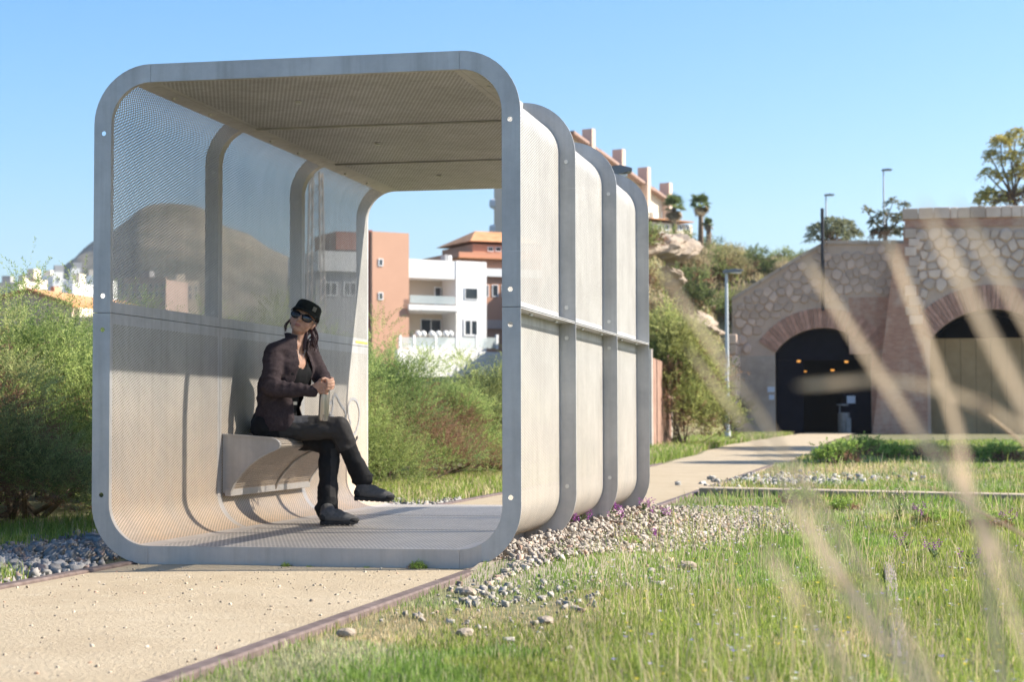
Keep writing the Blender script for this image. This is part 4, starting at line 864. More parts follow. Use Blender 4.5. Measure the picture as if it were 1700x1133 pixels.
b0 = CAM+ray(1690, 372)*105; make_tree(tuple(b0), blobs_px(b0, [(1662, 240, 16), (1690, 232, 20), (1648, 262, 13), (1676, 268, 18), (1640, 292, 12), (1665, 300, 14), (1700, 290, 22), (1640, 328, 17), (1668, 335, 18), (1628, 338, 12), (1705, 330, 22), (1720, 250, 24), (1736, 300, 24)], 105), 1900, 10, .34, .13, .035, ((.28, .30, .09), (.70, .58, .18)), 'airy_tree', 'airy yellow-green tree above the right portal at the photo edge', 5, .13, .06, .1)
b0 = CAM+ray(1388, 415)*118; make_tree(tuple(b0), blobs_px(b0, [(1358, 385, 15), (1380, 378, 17), (1402, 380, 17), (1418, 392, 13), (1350, 398, 11), (1388, 396, 20)], 118), 1300, 10, .32, .12, .03, ((.20, .22, .12), (.40, .40, .24)), 'round_tree', 'low round grey-green tree above the sloping portal wall', 6, .14)
b0 = CAM+ray(1470, 412)*112; make_tree(tuple(b0), blobs_px(b0, [(1440, 352, 7), (1452, 372, 10), (1468, 360, 9), (1482, 338, 8), (1500, 345, 7), (1492, 368, 12), (1458, 392, 13), (1478, 388, 14), (1500, 388, 10)], 112), 520, 9, .34, .14, .04, ((.10, .12, .06), (.26, .24, .13)), 'sparse_tree', 'sparse tree with upright tufts behind the tall lamp post', 7, .10, .12, .15)
# two trees outside the frame on the right: their shade lies on the far grass
for i, (x, y, hz, rr_) in enumerate(((10.6, 25.5, 5.0, 2.5), (10.0, 38.5, 5.6, 3.3), (11.6, 32, 5.6, 2.8))):
    rg_ = np.random.default_rng(90+i); bl = [(rg_.uniform(-1, 1)*rr_*.6, rg_.uniform(-1, 1)*rr_*.6, hz+rg_.uniform(-1, 1)*rr_*.4, rr_*.55, rr_*.55, rr_*.45) for _ in range(7)]
    make_tree((x, y, 0), bl, 4200, 10, .5, .18, .07, ((.05, .075, .025), (.11, .14, .045)), 'shade_tree', 'leafy tree to the right of the photo shading the far grass', 95+i, .18, group='shade trees right of the meadow')
# fan palms
M_PALM = leafmat('palm_frond', .5, .2, .1); M_PTR = mat('palm_trunk', (.16, .11, .075), (.27, .20, .14), 5, .95, 0, .6, 14, .03)
def frond_mesh(rg, dead):
    V, F, Cc = [], [], []; n = 11
    stalk = .34; V += [(0, -.012, 0), (0, .012, 0), (stalk, .010, .02), (stalk, -.010, .02)]; F.append((0, 1, 2, 3)); Cc.append((.15, .14, .05))
    for i in range(n):
        a = R_(-72+144*i/(n-1)); L_ = .62*(1-.25*abs(i-(n-1)/2)/((n-1)/2)); d = np.array((math.cos(a), math.sin(a), 0)); w_ = np.array((-d[1], d[0], 0))*.045
        b_ = np.array((stalk, 0, .02)); m_ = b_+d*L_*.55+np.array((0, 0, .03)); e = b_+d*L_+np.array((0, 0, -.10)); j = len(V)
        V += [tuple(b_), tuple(m_+w_), tuple(e), tuple(m_-w_)]; F.append((j, j+1, j+2, j+3)); k = rg.uniform(.75, 1.25)
        Cc.append(tuple(k*q_ for q_ in ((.36, .27, .15) if dead else (.20, .26, .09))))
    return V, F, Cc
def palm(px, py_c, py_b, D, label, seed, s_=1.0):
    rg = np.random.default_rng(seed); b_ = CAM+ray(px, py_b)*D; ht = (py_b-py_c)*D/FPX; t = empty('fan_palm', tuple(b_), 0, label, 'palm', 'fan palms on the hill')
    MB().tube([(0, 0, -1.5), (.03, 0, ht*.5), (0, 0, ht)], [.24, .18, .17], 10).build('trunk', M_PTR, t, smooth=True); me = {}
    for dead in (0, 1):
        V, F, Cc = frond_mesh(rg, dead); o = npmesh('frond', V, F, M_PALM, None, Cc); me[dead] = o.data; bpy.data.objects.remove(o)
    for k in range(46):
        dead = k > 33; el = rg.uniform(-.35, 1.35) if not dead else rg.uniform(-1.3, -.6); az_ = rg.uniform(0, 6.28); o = link(bpy.data.objects.new('frond', me[int(dead)]), t); o.location = (0, 0, ht+rg.uniform(-.1, .1)); o.rotation_euler = (rg.uniform(-.5, .5), -el, az_); q_ = s_*rg.uniform(.9, 1.25); o.scale = (q_, q_, q_)
palm(1119, 345, 398, 142, 'left and wider of the two fan palms on the hill', 1, 1.15); palm(1163, 340, 392, 140, 'right fan palm on the hill with a younger one at its foot', 2, 1.0); palm(1176, 372, 392, 139, 'small young fan palm at the foot of the right palm', 3, .55)
# ------------------------------------------------------------------ stones and gravel
M_GRAV = NT('gravel_stone'); _a = M_GRAV.n('ShaderNodeAttribute', attribute_name='col'); _n = M_GRAV.noise(M_GRAV.pos(), 70, 4); M_GRAV.base(M_GRAV.mix(M_GRAV.math('MULTIPLY', _n, .4), _a.outputs['Color'], (.30, .26, .21))).set(.95, 0, .15).bump(_n, .5, .004); M_GRAV = M_GRAV.m
_b = bmesh.new(); bmesh.ops.create_cube(_b, size=1.5); bmesh.ops.bevel(_b, geom=_b.verts[:], offset=.38, segments=1, affect='VERTICES'); bmesh.ops.triangulate(_b, faces=_b.faces); ICO_V = np.array([tuple(v.co) for v in _b.verts]); ICO_F = np.array([[v.index for v in f.verts] for f in _b.faces]); _b.free()
def gravel(name, pts, size, cols, seed, label=None):
    rg = np.random.default_rng(seed); n = len(pts); nv = len(ICO_V)
    s_ = size[0]+(size[1]-size[0])*rg.random((n, 1, 1))**2.2; ax = s_*(.6+.7*rg.random((n, 1, 3)))*[1, 1, .8]; v = ICO_V[None]*(1+.42*(rg.random((n, nv, 1))-.5)*2)*ax
    a = rg.random(n)*6.28; b_ = rg.normal(size=n)*.9; ca, sa = np.cos(a), np.sin(a); cb, sb = np.cos(b_), np.sin(b_)
    y = v[..., 1]*cb[:, None]-v[..., 2]*sb[:, None]; z = v[..., 1]*sb[:, None]+v[..., 2]*cb[:, None]; x = v[..., 0]; v = np.stack([x*ca[:, None]-y*sa[:, None], x*sa[:, None]+y*ca[:, None], z], -1)
    v += np.array(pts)[:, None]; f = (ICO_F[None]+(np.arange(n)*nv)[:, None, None]).reshape(-1, 3); k = rg.random((n, 1)); c0, c1 = np.array(cols); cc = (c0+(c1-c0)*k)*(.8+.4*rg.random((n, 1))); cc = cc*np.where(rg.random((n, 1)) < .08, [1.15, .85, .75], 1)
    o = npmesh(name, v.reshape(-1, 3), f, M_GRAV, None, np.repeat(cc, len(ICO_F), 0)); tag(o, label, None, None, 'stuff'); return o
def mound(x, y): return .10*sstep(1.75, 1.05, x)*sstep(-.7, .4, y)*sstep(6.2, 4.6, y)
rg = np.random.default_rng(31); n = 10500; y = rg.uniform(-.75, 6.6, n); xw = .95+.85*sstep(-.8, 2.5, y)*(.55+.6*vnoise(y*1.4, y*0, 4)); x = .93+(xw-.93+.15)*rg.random(n)**1.25; keep = ~((x < 1.08) & (y < 0.02)); x, y = x[keep], y[keep]; keep = (x > 1.09) | (rg.random(len(x)) < .5); x, y = x[keep], y[keep]
gravel('gravel', np.stack([x, y, mound(x, y)*rg.uniform(.5, 1, len(x))-.004], -1), (.005, .019), ((.25, .21, .17), (.48, .425, .36)), 3)
# packed core under the loose stones
P2 = []; 
for j in range(40):
    for i in range(12): xx, yy = .90+1.1*i/11, -.8+7.4*j/39; P2.append((xx, yy, float(mound(xx, yy))*.72-.012))
npm = npmesh('gravel_bed', P2, [(j*12+i, j*12+i+1, (j+1)*12+i+1, (j+1)*12+i) for j in range(39) for i in range(11)], mat('gravel_earth', (.26, .21, .15), (.40, .34, .26), 18, .95, 0, .6, 60, .02, pos=True), smooth=True); tag(npm, kind='structure')
n = 6000; x = rg.uniform(-2.15, -.96, n); y = rg.uniform(-3.2, 7.5, n); keep = ~((x > -1.12) & (y > -.05) & (y < 4.7)); x, y = x[keep], y[keep]
gravel('gravel', np.stack([x, y, -.008+.02*rg.random(len(x))], -1), (.012, .034), ((.20, .19, .18), (.38, .36, .34)), 4)
n = 500; x, y = 1.75+rg.normal(size=n)*.45, 13.2+rg.normal(size=n)*1.1; gravel('gravel', np.stack([x, y, 0*x+.01], -1), (.015, .05), ((.30, .29, .26), (.46, .44, .40)), 5)
pts = []
for px, py, sx, sy, k in ((1125, 943, 26, 5, 50), (1060, 970, 45, 7, 14), (1020, 930, 30, 6, 40), (1200, 872, 45, 9, 260), (1270, 868, 40, 8, 150), (1210, 905, 60, 12, 60), (900, 985, 60, 14, 130), (965, 955, 40, 10, 160), (800, 985, 40, 10, 60), (720, 1025, 60, 12, 24), (860, 1050, 70, 25, 16), (1150, 850, 40, 5, 90), (1340, 882, 30, 6, 50)):
    for _ in range(k): p_ = onZ(px+rg.normal()*sx, py+rg.normal()*sy); pts.append((p_[0], p_[1], -.002))
pts = np.array([p for p in pts if p[0] > .98]); gravel('gravel', pts, (.005, .018), ((.27, .24, .20), (.44, .40, .35)), 6)
for px, py, s_, lab in ((777, 988, .040, 'pale stone beside the rail near the shelter corner'), (575, 1058, .032, 'small pale stone in the dry grass beside the rail'), (772, 1058, .032, 'grey stone in the dry grass below the bare patch'), (906, 1037, .03, 'dark stone at the edge of the bare sandy patch'), (1140, 945, .045, 'flat whitish stone in the middle of the grass')):
    p_ = onZ(px, py); me = rock(rg, (s_, s_*.8, s_*.55), 2, .3); me.materials.append(M_ROCK); o = link(bpy.data.objects.new('stone', me)); o.location = (p_[0], p_[1], .012); tag(o, lab, 'stone')
n = 650; y = rg.uniform(-6.5, -.05, n)**1.0; x = rg.uniform(-.85, .85, n); gravel('path_pebbles', np.stack([x, y, 0*x+.004], -1), (.0025, .008), ((.34, .27, .19), (.58, .49, .38)), 8)
# ------------------------------------------------------------------ meadow grass
def blades(x, y, z, h, w, rg, cols, lean=.45):
    n = len(x); a = rg.random(n)*6.283; ld = np.stack([np.cos(a), np.sin(a), np.zeros(n)], -1); k = (lean*rg.random(n)*1.3)[:, None]; wv = np.stack([-np.sin(a), np.cos(a), np.zeros(n)], -1); fa_ = rg.random(n)*6.283
    wv = np.stack([np.cos(fa_), np.sin(fa_), np.zeros(n)], -1)*w[:, None]; b_ = np.stack([x, y, z], -1); up_ = np.array([0, 0, 1.0])
    m_ = b_+(up_*.55+ld*k*.35)*h[:, None]; e = b_+(up_*(1-.35*k)+ld*k)*h[:, None]
    v = np.stack([b_-wv, b_+wv, m_+wv*.8, m_-wv*.8, e], 1).reshape(-1, 3); i0 = np.arange(n)[:, None]*5; f = np.concatenate([i0+[[0, 1, 2]], i0+[[0, 2, 3]], i0+[[3, 2, 4]]], 1).reshape(-1, 3)
    return v, f, np.repeat(cols, 3, 0)
def gcol(n, rg, dry):
    g0, g1, d0, d1 = map(np.array, ((.15, .23, .035), (.38, .45, .10), (.46, .37, .19), (.66, .55, .33))); k = rg.random((n, 1)); g_ = g0+(g1-g0)*k; d = d0+(d1-d0)*k
    return np.where(rg.random((n, 1)) < dry[:, None], d, g_)
def inpatch(x, y, lst): 
    q_ = np.zeros(len(x))
    for cx, cy, rx_, ry_ in lst: q_ = np.maximum(q_, np.exp(-(((x-cx)/rx_)**2+((y-cy)/ry_)**2)*1.5))
    return q_
def pz(px, py): p_ = onZ(px, py); return p_[0], p_[1]
DRYP = [(*pz(880, 1010), .40, .9), (*pz(650, 1045), .25, 1.0), (*pz(800, 985), .2, .7), (1.15, -3.2, .22, 1.4), (*pz(1450, 850), .35, 1.6), (*pz(1290, 860), .3, 1.6), (*pz(1400, 785), 2.4, 7.0), (*pz(1430, 1060), .2, .5)]
BARE = [(2.2, 8.3, 1.7, .8), (*pz(1170, 830), .5, 1.2), (*pz(880, 1005), .30, .6), (1.3, 2.5, .38, 3.2), (*pz(1220, 870), .5, 1.6), (*pz(1300, 800), .8, 1.2), (*pz(790, 975), .2, .5)]
rg = np.random.default_rng(123); n = 460000; d = np.exp(rg.uniform(math.log(3.9), math.log(62), n)); th = YAW+rg.uniform(-.19, .30, n); x = CAM[0]+d*np.sin(th); y = CAM[1]+d*np.cos(th)
ok = (x > .935) & ~((x < 1.12) & (y > 0) & (y < 4.7)) & ~((np.abs(y-(9.35-.42*(x-1))) < .30) & (y > 6))
ok &= (y < 80) & ~((y > 12) & (x < path_r(y)+.05)); dens = (.35+.9*fbm(x*1.3, y*1.3, 21))*(1-.86*inpatch(x, y, BARE)); dens *= np.where(x < 1.05, .5, 1); ok &= rg.random(n) < np.clip(dens, 0, 1); x, y, d = x[ok], y[ok], d[ok]; n = len(x)
dry = np.clip(.05+.40*(fbm(x*2.2, y*2.2, 8)-.42)+.75*inpatch(x, y, DRYP)+.25*sstep(1.25, 1.0, x), .03, .95); far_ = np.clip(d/7, 1, 8)
h = (.016+.026*rg.random(n)**1.4)*(1+.9*sstep(.45, .75, fbm(x*.9, y*.9, 17)))*np.where(d > 16, 1.7, 1)*(1-.4*inpatch(x, y, DRYP[:4])); w_ = .0016*far_*(.7+.6*rg.random(n))
gc_ = gcol(n, rg, dry)*(.68+.6*fbm(x*1.7, y*1.7, 41))[:, None]*np.where(fbm(x*.9, y*.9, 52)[:, None] > .52, [.82, .97, .95], [1.05, 1.0, 1.0]); v, f, c = blades(x, y, ground_h(x, y)+mound(x, y)*.7, h, w_, rg, gc_); o = npmesh('meadow_grass', v, f, M_GRASS, None, c); tag(o, kind='stuff')
# taller stalks and seed heads in the meadow
n = 5200; d = np.exp(rg.uniform(math.log(4.2), math.log(30), n)); th = YAW+rg.uniform(.03, .30, n); x = CAM[0]+d*np.sin(th); y = CAM[1]+d*np.cos(th); ok = (x > 1.3) & (fbm(x*1.1, y*1.1, 33) > .44) & ~(np.abs(y-(9.35-.42*(x-1))) < .35); x, y, d = x[ok], y[ok], d[ok]; n = len(x)
h = .11+.16*rg.random(n); v, f, c = blades(x, y, ground_h(x, y), h, .0013*np.clip(d/7, 1, 4), rg, gcol(n, rg, np.full(n, .55)), .5); o = npmesh('meadow_stalks', v, f, M_GRASS, None, c); tag(o, kind='stuff')
# green verge between the gravel and the hedge, weeds along the rail on the left
n = 16000; x = np.concatenate([rg.uniform(-2.9, -1.95, n), rg.uniform(-1.45, -.97, 2500), rg.uniform(-2.2, -.97, 9000)]); y = np.concatenate([rg.uniform(.4, 17, n), rg.uniform(-3.2, -.9, 2500), rg.uniform(6.3, 18, 9000)]); d = np.hypot(x-CAM[0], y-CAM[1]); N_ = len(x)
v, f, c = blades(x, y, ground_h(x, y), .05+.08*rg.random(N_), .0022*np.clip(d/8, 1, 4), rg, gcol(N_, rg, np.where(y > 6, .35, .10))); o = npmesh('verge_grass', v, f, M_GRASS, None, c); tag(o, kind='stuff')
n = 14000; y = rg.uniform(18, 74, n); x = path_l(y)-.1-rg.random(n)**1.5*2.6; d = np.hypot(x-CAM[0], y-CAM[1]); v, f, c = blades(x, y, ground_h(x, y), .10+.14*rg.random(n), .0022*np.clip(d/8, 1, 8), rg, gcol(n, rg, np.full(n, .2))); o = npmesh('verge_grass', v, f, M_GRASS, None, c); tag(o, kind='stuff')
# dry grass on the cutting slope
n = 26000; y = rg.uniform(60, 150, n); x = CAM[0]+(y-CAM[1])*rg.uniform(-.18, -.02, n); ok = ((x < -5.4) | (y > 97)) & (ground_h(x, y) > .4); x, y = x[ok], y[ok]; n = len(x); v, f, c = blades(x, y, ground_h(x, y), .25+.4*rg.random(n), .03+.03*rg.random(n), rg, gcol(n, rg, np.clip(.75+.5*(fbm(x*.2, y*.2, 3)-.5), 0, 1))*.8, .6); o = npmesh('slope_grass', v, f, M_GRASS, None, c); tag(o, kind='stuff')
# small scattered blossoms (too many to count) and dried heads
def dots(n, rg, region, cols, s_):
    d = np.exp(rg.uniform(math.log(4.4), math.log(26), n)); th = YAW+rg.uniform(.05, .28, n); x = CAM[0]+d*np.sin(th); y = CAM[1]+d*np.cos(th); ok = x > 1.25; x, y, d = x[ok], y[ok], d[ok]; n = len(x); z = ground_h(x, y)+rg.uniform(.05, .13, n)
    p = np.stack([x, y, z], -1)[:, None]; k = rg.choice(len(cols), n); a = rg.random((n, 5))*.8+np.arange(5)*1.2566; rr_ = s_*(.7+.6*rg.random((n, 1)))
    tip = np.stack([np.cos(a)*rr_, np.sin(a)*rr_, rr_*.5*np.ones((n, 5))], -1); l_ = np.stack([np.cos(a+.5)*rr_*.5, np.sin(a+.5)*rr_*.5, rr_*.2*np.ones((n, 5))], -1); r2 = np.stack([np.cos(a-.5)*rr_*.5, np.sin(a-.5)*rr_*.5, rr_*.2*np.ones((n, 5))], -1)
    v = np.stack([p+0*tip, p+l_, p+tip, p+r2], 2).reshape(-1, 3); return v, np.arange(n*20).reshape(-1, 4), np.repeat(np.array(cols)[k], 5, 0)
v, f, c = dots(520, rg, None, [(.75, .72, .62), (.30, .26, .55), (.75, .60, .06), (.62, .60, .70)], .010); o = npmesh('wildflowers', v, f, M_GRASS, None, c); tag(o, kind='stuff')
# purple flowering plants
M_PETAL = mat('purple_petal', (.30, .05, .30), (.46, .12, .50), 60, .6); M_STEM = mat('green_stem', (.10, .15, .05), (.17, .21, .08), 40, .8); M_DRYH = mat('dry_seed_head', (.58, .46, .36), (.72, .62, .52), 50, .9)
def flower(px, py, h_, n, label, seed, petal=None, name='purple_flower', cat='flower', group='purple flowers in the grass'):
    rg = random.Random(seed); b_ = onZ(px, py); t = empty(name, (b_[0], b_[1], float(ground_h(b_[0], b_[1])+mound(b_[0], b_[1])*.8)), 0, label, cat, group)
    for i in range(n):
        a = rg.uniform(0, 6.28); r_ = rg.uniform(.02, .07); e = np.array((r_*math.cos(a)*1.3, r_*math.sin(a), h_*rg.uniform(.65, 1.05))); MB().tube([(0, 0, 0), tuple(e*np.array((.4, .4, .55))), tuple(e)], [.0022, .002, .0014], 5).build('stem', M_STEM, t)
        bm_ = MB()
        for q_ in range(4): 
            c_ = e+np.array((rg.uniform(-.010, .010), rg.uniform(-.010, .010), -.012*q_+.008)); 
            for w_ in range(4): aa = w_*1.57+q_; dv = np.array((math.cos(aa), math.sin(aa), .5)); sv = np.array((-math.sin(aa), math.cos(aa), 0)); bm_.add([c_, c_+dv*.008+sv*.005, c_+dv*.015, c_+dv*.008-sv*.005], [(0, 1, 2, 3)])
        bm_.build('blossom', petal or M_PETAL, t)['kind'] = 'stuff'
    lf = MB()
    for i in range(9):
        a = rg.uniform(0, 6.28); d = np.array((math.cos(a), math.sin(a), rg.uniform(.3, .9))); s2 = np.array((-d[1], d[0], 0))*.008; z0_ = np.array((0, 0, h_*rg.uniform(0, .5))); L_ = rg.uniform(.03, .07); lf.add([z0_, z0_+d*L_*.5+s2, z0_+d*L_, z0_+d*L_*.5-s2], [(0, 1, 2, 3)])
    lf.build('leaves', M_STEM, t)['kind'] = 'stuff'; return t
FL_ = [(945, 893, .075, 6, 'purple flowers growing from the gravel against the second rib'), (966, 885, .06, 4, 'small purple flowers just right of the second rib'), (1012, 878, .09, 7, 'purple flowers in front of the third rib'), (1030, 885, .06, 4, 'low purple flowers below the third rib'), (1068, 868, .09, 8, 'purple flowers beyond the rearmost rib'), (1098, 874, .07, 7, 'broad clump of purple flowers right of the rearmost rib'), (1082, 900, .05, 3, 'single purple blossom low on the gravel slope'),
       (1523, 880, .17, 6, 'tall purple flower beside the dried heads in the meadow'), (1551, 930, .10, 6, 'purple flower clump in the middle of the tall grass'), (1675, 880, .13, 6, 'purple flowers near the right edge of the photo'), (1612, 942, .09, 4, 'pinkish purple flower among the tall stalks'), (1505, 918, .10, 4, 'dark violet flower left of the tall stalks')]
for i, a in enumerate(FL_): flower(*a, seed=i)
flower(1492, 868, .24, 9, 'cluster of dried whitish seed heads standing in the meadow', 40, M_DRYH, 'dried_flower_cluster', 'plant', None); flower(1572, 745, .5, 8, 'tall pale seed heads before the boarded arch', 41, M_DRYH, 'dried_flower_cluster', 'plant', None)
# little weeds at the foot of the front beam and leafy weeds further back
WV = make_bush(61, 'weed', '', 'weed', 'leafy weeds along the grass', R=.5, Hh=.42, n=300, m=10, brown=.04, plumes=3, cols=((.17, .26, .05), (.42, .52, .14)), ln=.16, leaf=.055, wid=.012)
WL = [(700, 943, .10, 'small green weed at the foot of the front beam near its right corner'), (532, 938, .05, 'tiny green weed under the middle of the front beam'), (500, 936, .07, 'tiny green weed left of the middle of the front beam'), (620, 941, .05, 'tiny green weed right of the middle of the front beam'), (1045, 912, .20, 'dark leafy weed growing at the foot of the gravel slope'), (1000, 918, .14, 'grassy weed at the left foot of the gravel slope'),
      (1405, 762, .8, 'leafy weeds in the grass left of the brick pilaster'), (1440, 758, .9, 'leafy weeds in front of the brick pilaster'), (1385, 772, .8, 'low weeds at the bend of the sandy path'), (1480, 766, .7, 'leafy weeds in shade right of the brick pilaster'), (1540, 764, .7, 'leafy weeds at the left foot of the boarded arch'), (1600, 768, .7, 'leafy weeds before the boarded arch'), (1660, 770, .75, 'leafy weeds before the boarded arch near the photo edge'), (1400, 850, .26, 'leafy weed in the meadow this side of the kerb'), (1330, 842, .36, 'small leafy weed this side of the kerb left'), (1545, 872, .26, 'leafy weed under the tall purple flower'), (1640, 880, .3, 'leafy weed in the meadow near the right edge')]
for i, (px, py, s_, lab) in enumerate(WL):
    p_ = onZ(px, py); o = WV if i == 0 else copy_tree(WV); o.location = (p_[0], p_[1] if i > 3 else -.03, float(ground_h(p_[0], p_[1]))-.01); o.rotation_euler = (0, 0, i*1.3); o.scale = (s_, s_, s_*(1.0 if i > 3 else 1.3)); o['label'] = lab
# ------------------------------------------------------------------ the woman on the bench
def nrm(v): v = np.array(v, float); return v/np.linalg.norm(v)
M_SKIN = NT('skin'); _a = M_SKIN.n('ShaderNodeAttribute', attribute_name='col'); M_SKIN.base(_a.outputs['Color']).set(.5, 0, .4)
M_SKIN.p.inputs['Subsurface Weight'].default_value = .12; M_SKIN.p.inputs['Subsurface Radius'].default_value = (.01, .004, .002); M_SKIN = M_SKIN.m
M_JACKET = mat('plum_fleece', (.050, .036, .039), (.080, .060, .063), 90, .95, 0, .7, 300, .002, .2, pos=True)
M_TOP = mat('black_jersey', (.010, .010, .011), (.016, .016, .017), 40, .85, spec=.25)
M_TROU = NT('dark_trousers'); _a = M_TROU.n('ShaderNodeAttribute', attribute_name='col'); _n = M_TROU.noise(M_TROU.pos(), 55, 4); M_TROU.base(M_TROU.mix(M_TROU.math('MULTIPLY', _n, .35), _a.outputs['Color'], (.035, .034, .034))).set(.8, 0, .3).bump(_n, .35, .004); M_TROU = M_TROU.m
M_HAIR = mat('dark_auburn_hair', (.035, .016, .018), (.085, .040, .044), 120, .45, 0, .6, 250, .003, .5, pos=True)
M_CAP = mat('black_cap_cotton', (.014, .016, .014), (.024, .027, .023), 60, .9, 0, .4, 400, .001, .2, pos=True)
M_LENS = mat('sunglass_lens', (.010, .012, .022), rough=.06, spec=.9); M_FRAME = mat('sunglass_frame', (.008, .006, .006), rough=.2, spec=.6)
M_SHOE = mat('grey_suede', (.10, .097, .095), (.15, .145, .14), 50, .9, 0, .4, 200, .002, .2, pos=True); M_SOLE = mat('black_rubber', (.016, .016, .017), (.03, .03, .03), 30, .75)
M_PATCH = mat('cap_patch', (.20, .19, .15)); M_BUCKLE = mat('buckle_metal', (.55, .54, .52), rough=.3, metal=.9)
M_FLASK = mat('brushed_steel', (.50, .47, .43), (.56, .53, .48), 4, .28, .95)
Y0 = 2.05
def P(x, y, dY=0.0): return onY(x, y, Y0+dY)
person = empty('person', tuple(onY(470, 722, Y0)), 0, 'woman in dark cap and sunglasses sitting cross-legged on the bench holding a flask', 'person')
PM = Matrix.Translation(-Vector(person.location))
def put(o):  # geometry is given in world space; rebase it on the person's own origin
    o.data.transform(PM); o.parent = person; return o
# joints (near side = her right)
PEL = P(455, 702); SPN = P(464, 655, -.02); CHE = P(480, 612, -.04); NEK = P(493, 572, -.03)
SR, SL = P(456, 586, -.17), P(515, 590, .13)
ER, WR_ = P(449, 643, -.25), P(520, 652, -.20)
EL_, WL_ = P(536, 636, .10), P(541, 640, -.08)
HR, HL = P(442, 712, -.11), P(448, 716, .09)
KR, KL = P(562, 710, -.06), P(548, 737, .02)
AR, AL = P(602, 796, .05), P(543, 848, -.05)
AX = nrm(SL-SR); AX_F = nrm(np.cross(AX, (0, 0, 1.0)));  AX_F = AX_F if AX_F[1] < 0 else -AX_F      # chest faces right and a little to the camera
# head frame
HF = nrm((.14, -.95, .22)); HU = nrm(np.array((.979*.36, .203*.36, .93)) - HF*np.dot((.979*.36, .203*.36, .93), HF)); HX = -np.cross(HF, HU)   # HX = image right = her left
HC = P(503.5, 532, -.03)
def hd(x, f, u): return HC + HX*x + HF*f + HU*u
b = MB()
# head: skull, face, jaw
b.ell(hd(0, -.012, .022), HX*.068, HF*.088, HU*.082); b.ell(hd(0, .018, -.022), HX*.062, HF*.062, HU*.075); b.ell(hd(0, .036, -.072), HX*.034, HF*.034, HU*.024)
b.ell(hd(.034, .035, -.030), HX*.026, HF*.032, HU*.030); b.ell(hd(-.034, .035, -.030), HX*.026, HF*.032, HU*.030)   # cheeks
b.ell(hd(0, .070, .026), HX*.040, HF*.012, HU*.012)                                                             # brow
b.capsule(hd(0, .078, .012), .0075, hd(0, .100, -.022), .0105); b.ell(hd(.010, .084, -.025), .0075); b.ell(hd(-.010, .084, -.025), .0075)   # nose
b.ell(hd(0, .066, -.052), HX*.027, HF*.012, HU*.014); b.ell(hd(0, .0700, -.050), HX*.022, HF*.009, HU*.0036); b.ell(hd(0, .0690, -.058), HX*.018, HF*.009, HU*.0040)
for s in (1, -1): b.ell(hd(.070*s, -.010, -.012), HX*.010*s, HF*.018, HU*.030)
NB = NEK + np.array((0, 0, -.01)); b.capsule(hd(0, -.015, -.06), .046, NB, .048); b.capsule(NB, .05, CHE+np.array((0, 0, .05)), .075)
# torso, arms, legs under the clothes
b.ell(CHE+AX_F*.01, AX*.150, AX_F*.085, (0, 0, .15)); b.ell(SPN, AX*.125, AX_F*.085, (0, 0, .14)); b.ell(PEL, AX*.155, AX_F*.11, (0, 0, .10))
b.capsule(SR, .045, ER, .038); b.capsule(ER, .038, WR_, .024); b.capsule(SL, .045, EL_, .038); b.capsule(EL_, .036, WL_, .024); b.capsule(SR, .05, NEK, .05); b.capsule(SL, .05, NEK, .05)
b.capsule(HR, .075, KR, .05); b.capsule(KR, .05, AR, .034); b.capsule(HL, .075, KL, .05); b.capsule(KL, .05, AL, .034)
# flask axis and hands
FT, FB = P(539.5, 646, -.17), P(536.5, 699, -.155); fa = nrm(FT-FB); fr = .0305
vx = nrm(CR - fa*np.dot(CR, fa)); vy = np.cross(fa, vx); vy = vy if np.dot(vy, CF) < 0 else -vy    # vx image right, vy towards the viewer
def fl(x, y, z): return FT + vx*x + vy*y + fa*z
def finger(pts, r0, r1):
    for i, (p, q_) in enumerate(zip(pts, pts[1:])):
        n = len(pts)-1; b.capsule(p, r0+(r1-r0)*i/n, q_, r0+(r1-r0)*(i+1)/n, 10)
# right hand: palm against the left of the flask's top, fingers closing over its front
WRp = fl(-.062, .010, .004)
b.capsule(WR_, .024, WRp, .025); b.ell(fl(-.040, .022, .010), vx*.032+fa*.006, vy*.016, fa*.034); b.ell(fl(-.030, .024, .030), vx*.020, vy*.014, fa*.018)
for i, (z, ln) in enumerate(((.030, .052), (.012, .058), (-.006, .054), (-.022, .044))):
    k = ln/.058; finger([fl(-.026, .030, z), fl(-.006, .044, z+.003), fl(.014*k, .042, z-.001), fl(.024*k, .031, z-.004)], .0095, .0075)
finger([fl(-.045, .012, .030), fl(-.030, .016, .050), fl(-.014, .020, .062)], .010, .0085)      # thumb laid over the lid
# left hand: comes from behind, its fingers folded over the right hand's
b.ell(fl(.016, -.006, .042), vx*.026, vy*.030, fa*.016); b.capsule(WL_, .023, fl(.010, -.030, .040), .024)
for i, (z, dx) in enumerate(((.058, .000), (.041, .006), (.023, .008), (.006, .004))):
    finger([fl(.030+dx*.6, -.012, z+.006), fl(.044+dx, .014, z+.004), fl(.036+dx*.8, .044, z), fl(.014+dx*.5, .060, z-.003)], .0098, .0078)
finger([fl(.010, .0, .056), fl(-.004, .020, .064), fl(-.016, .034, .058)], .0095, .0080)
body = organic('body', b, M_SKIN, .0042, None, 3)
co = coords(body.data); col = np.tile(np.array((.60, .35, .245)), (len(co), 1)); n_ = fbm(co[:, 0]*40, co[:, 2]*40+co[:, 1]*13, 2)
col *= (.93+.14*n_)[:, None]
lip = np.linalg.norm((co-hd(0, .079, -.054))@np.stack([HX/.025, HF/.014, HU/.0085]).T, axis=1); m_ = sstep(1.15, .75, lip)[:, None]; col = col*(1-m_)+np.array((.44, .19, .155))*m_
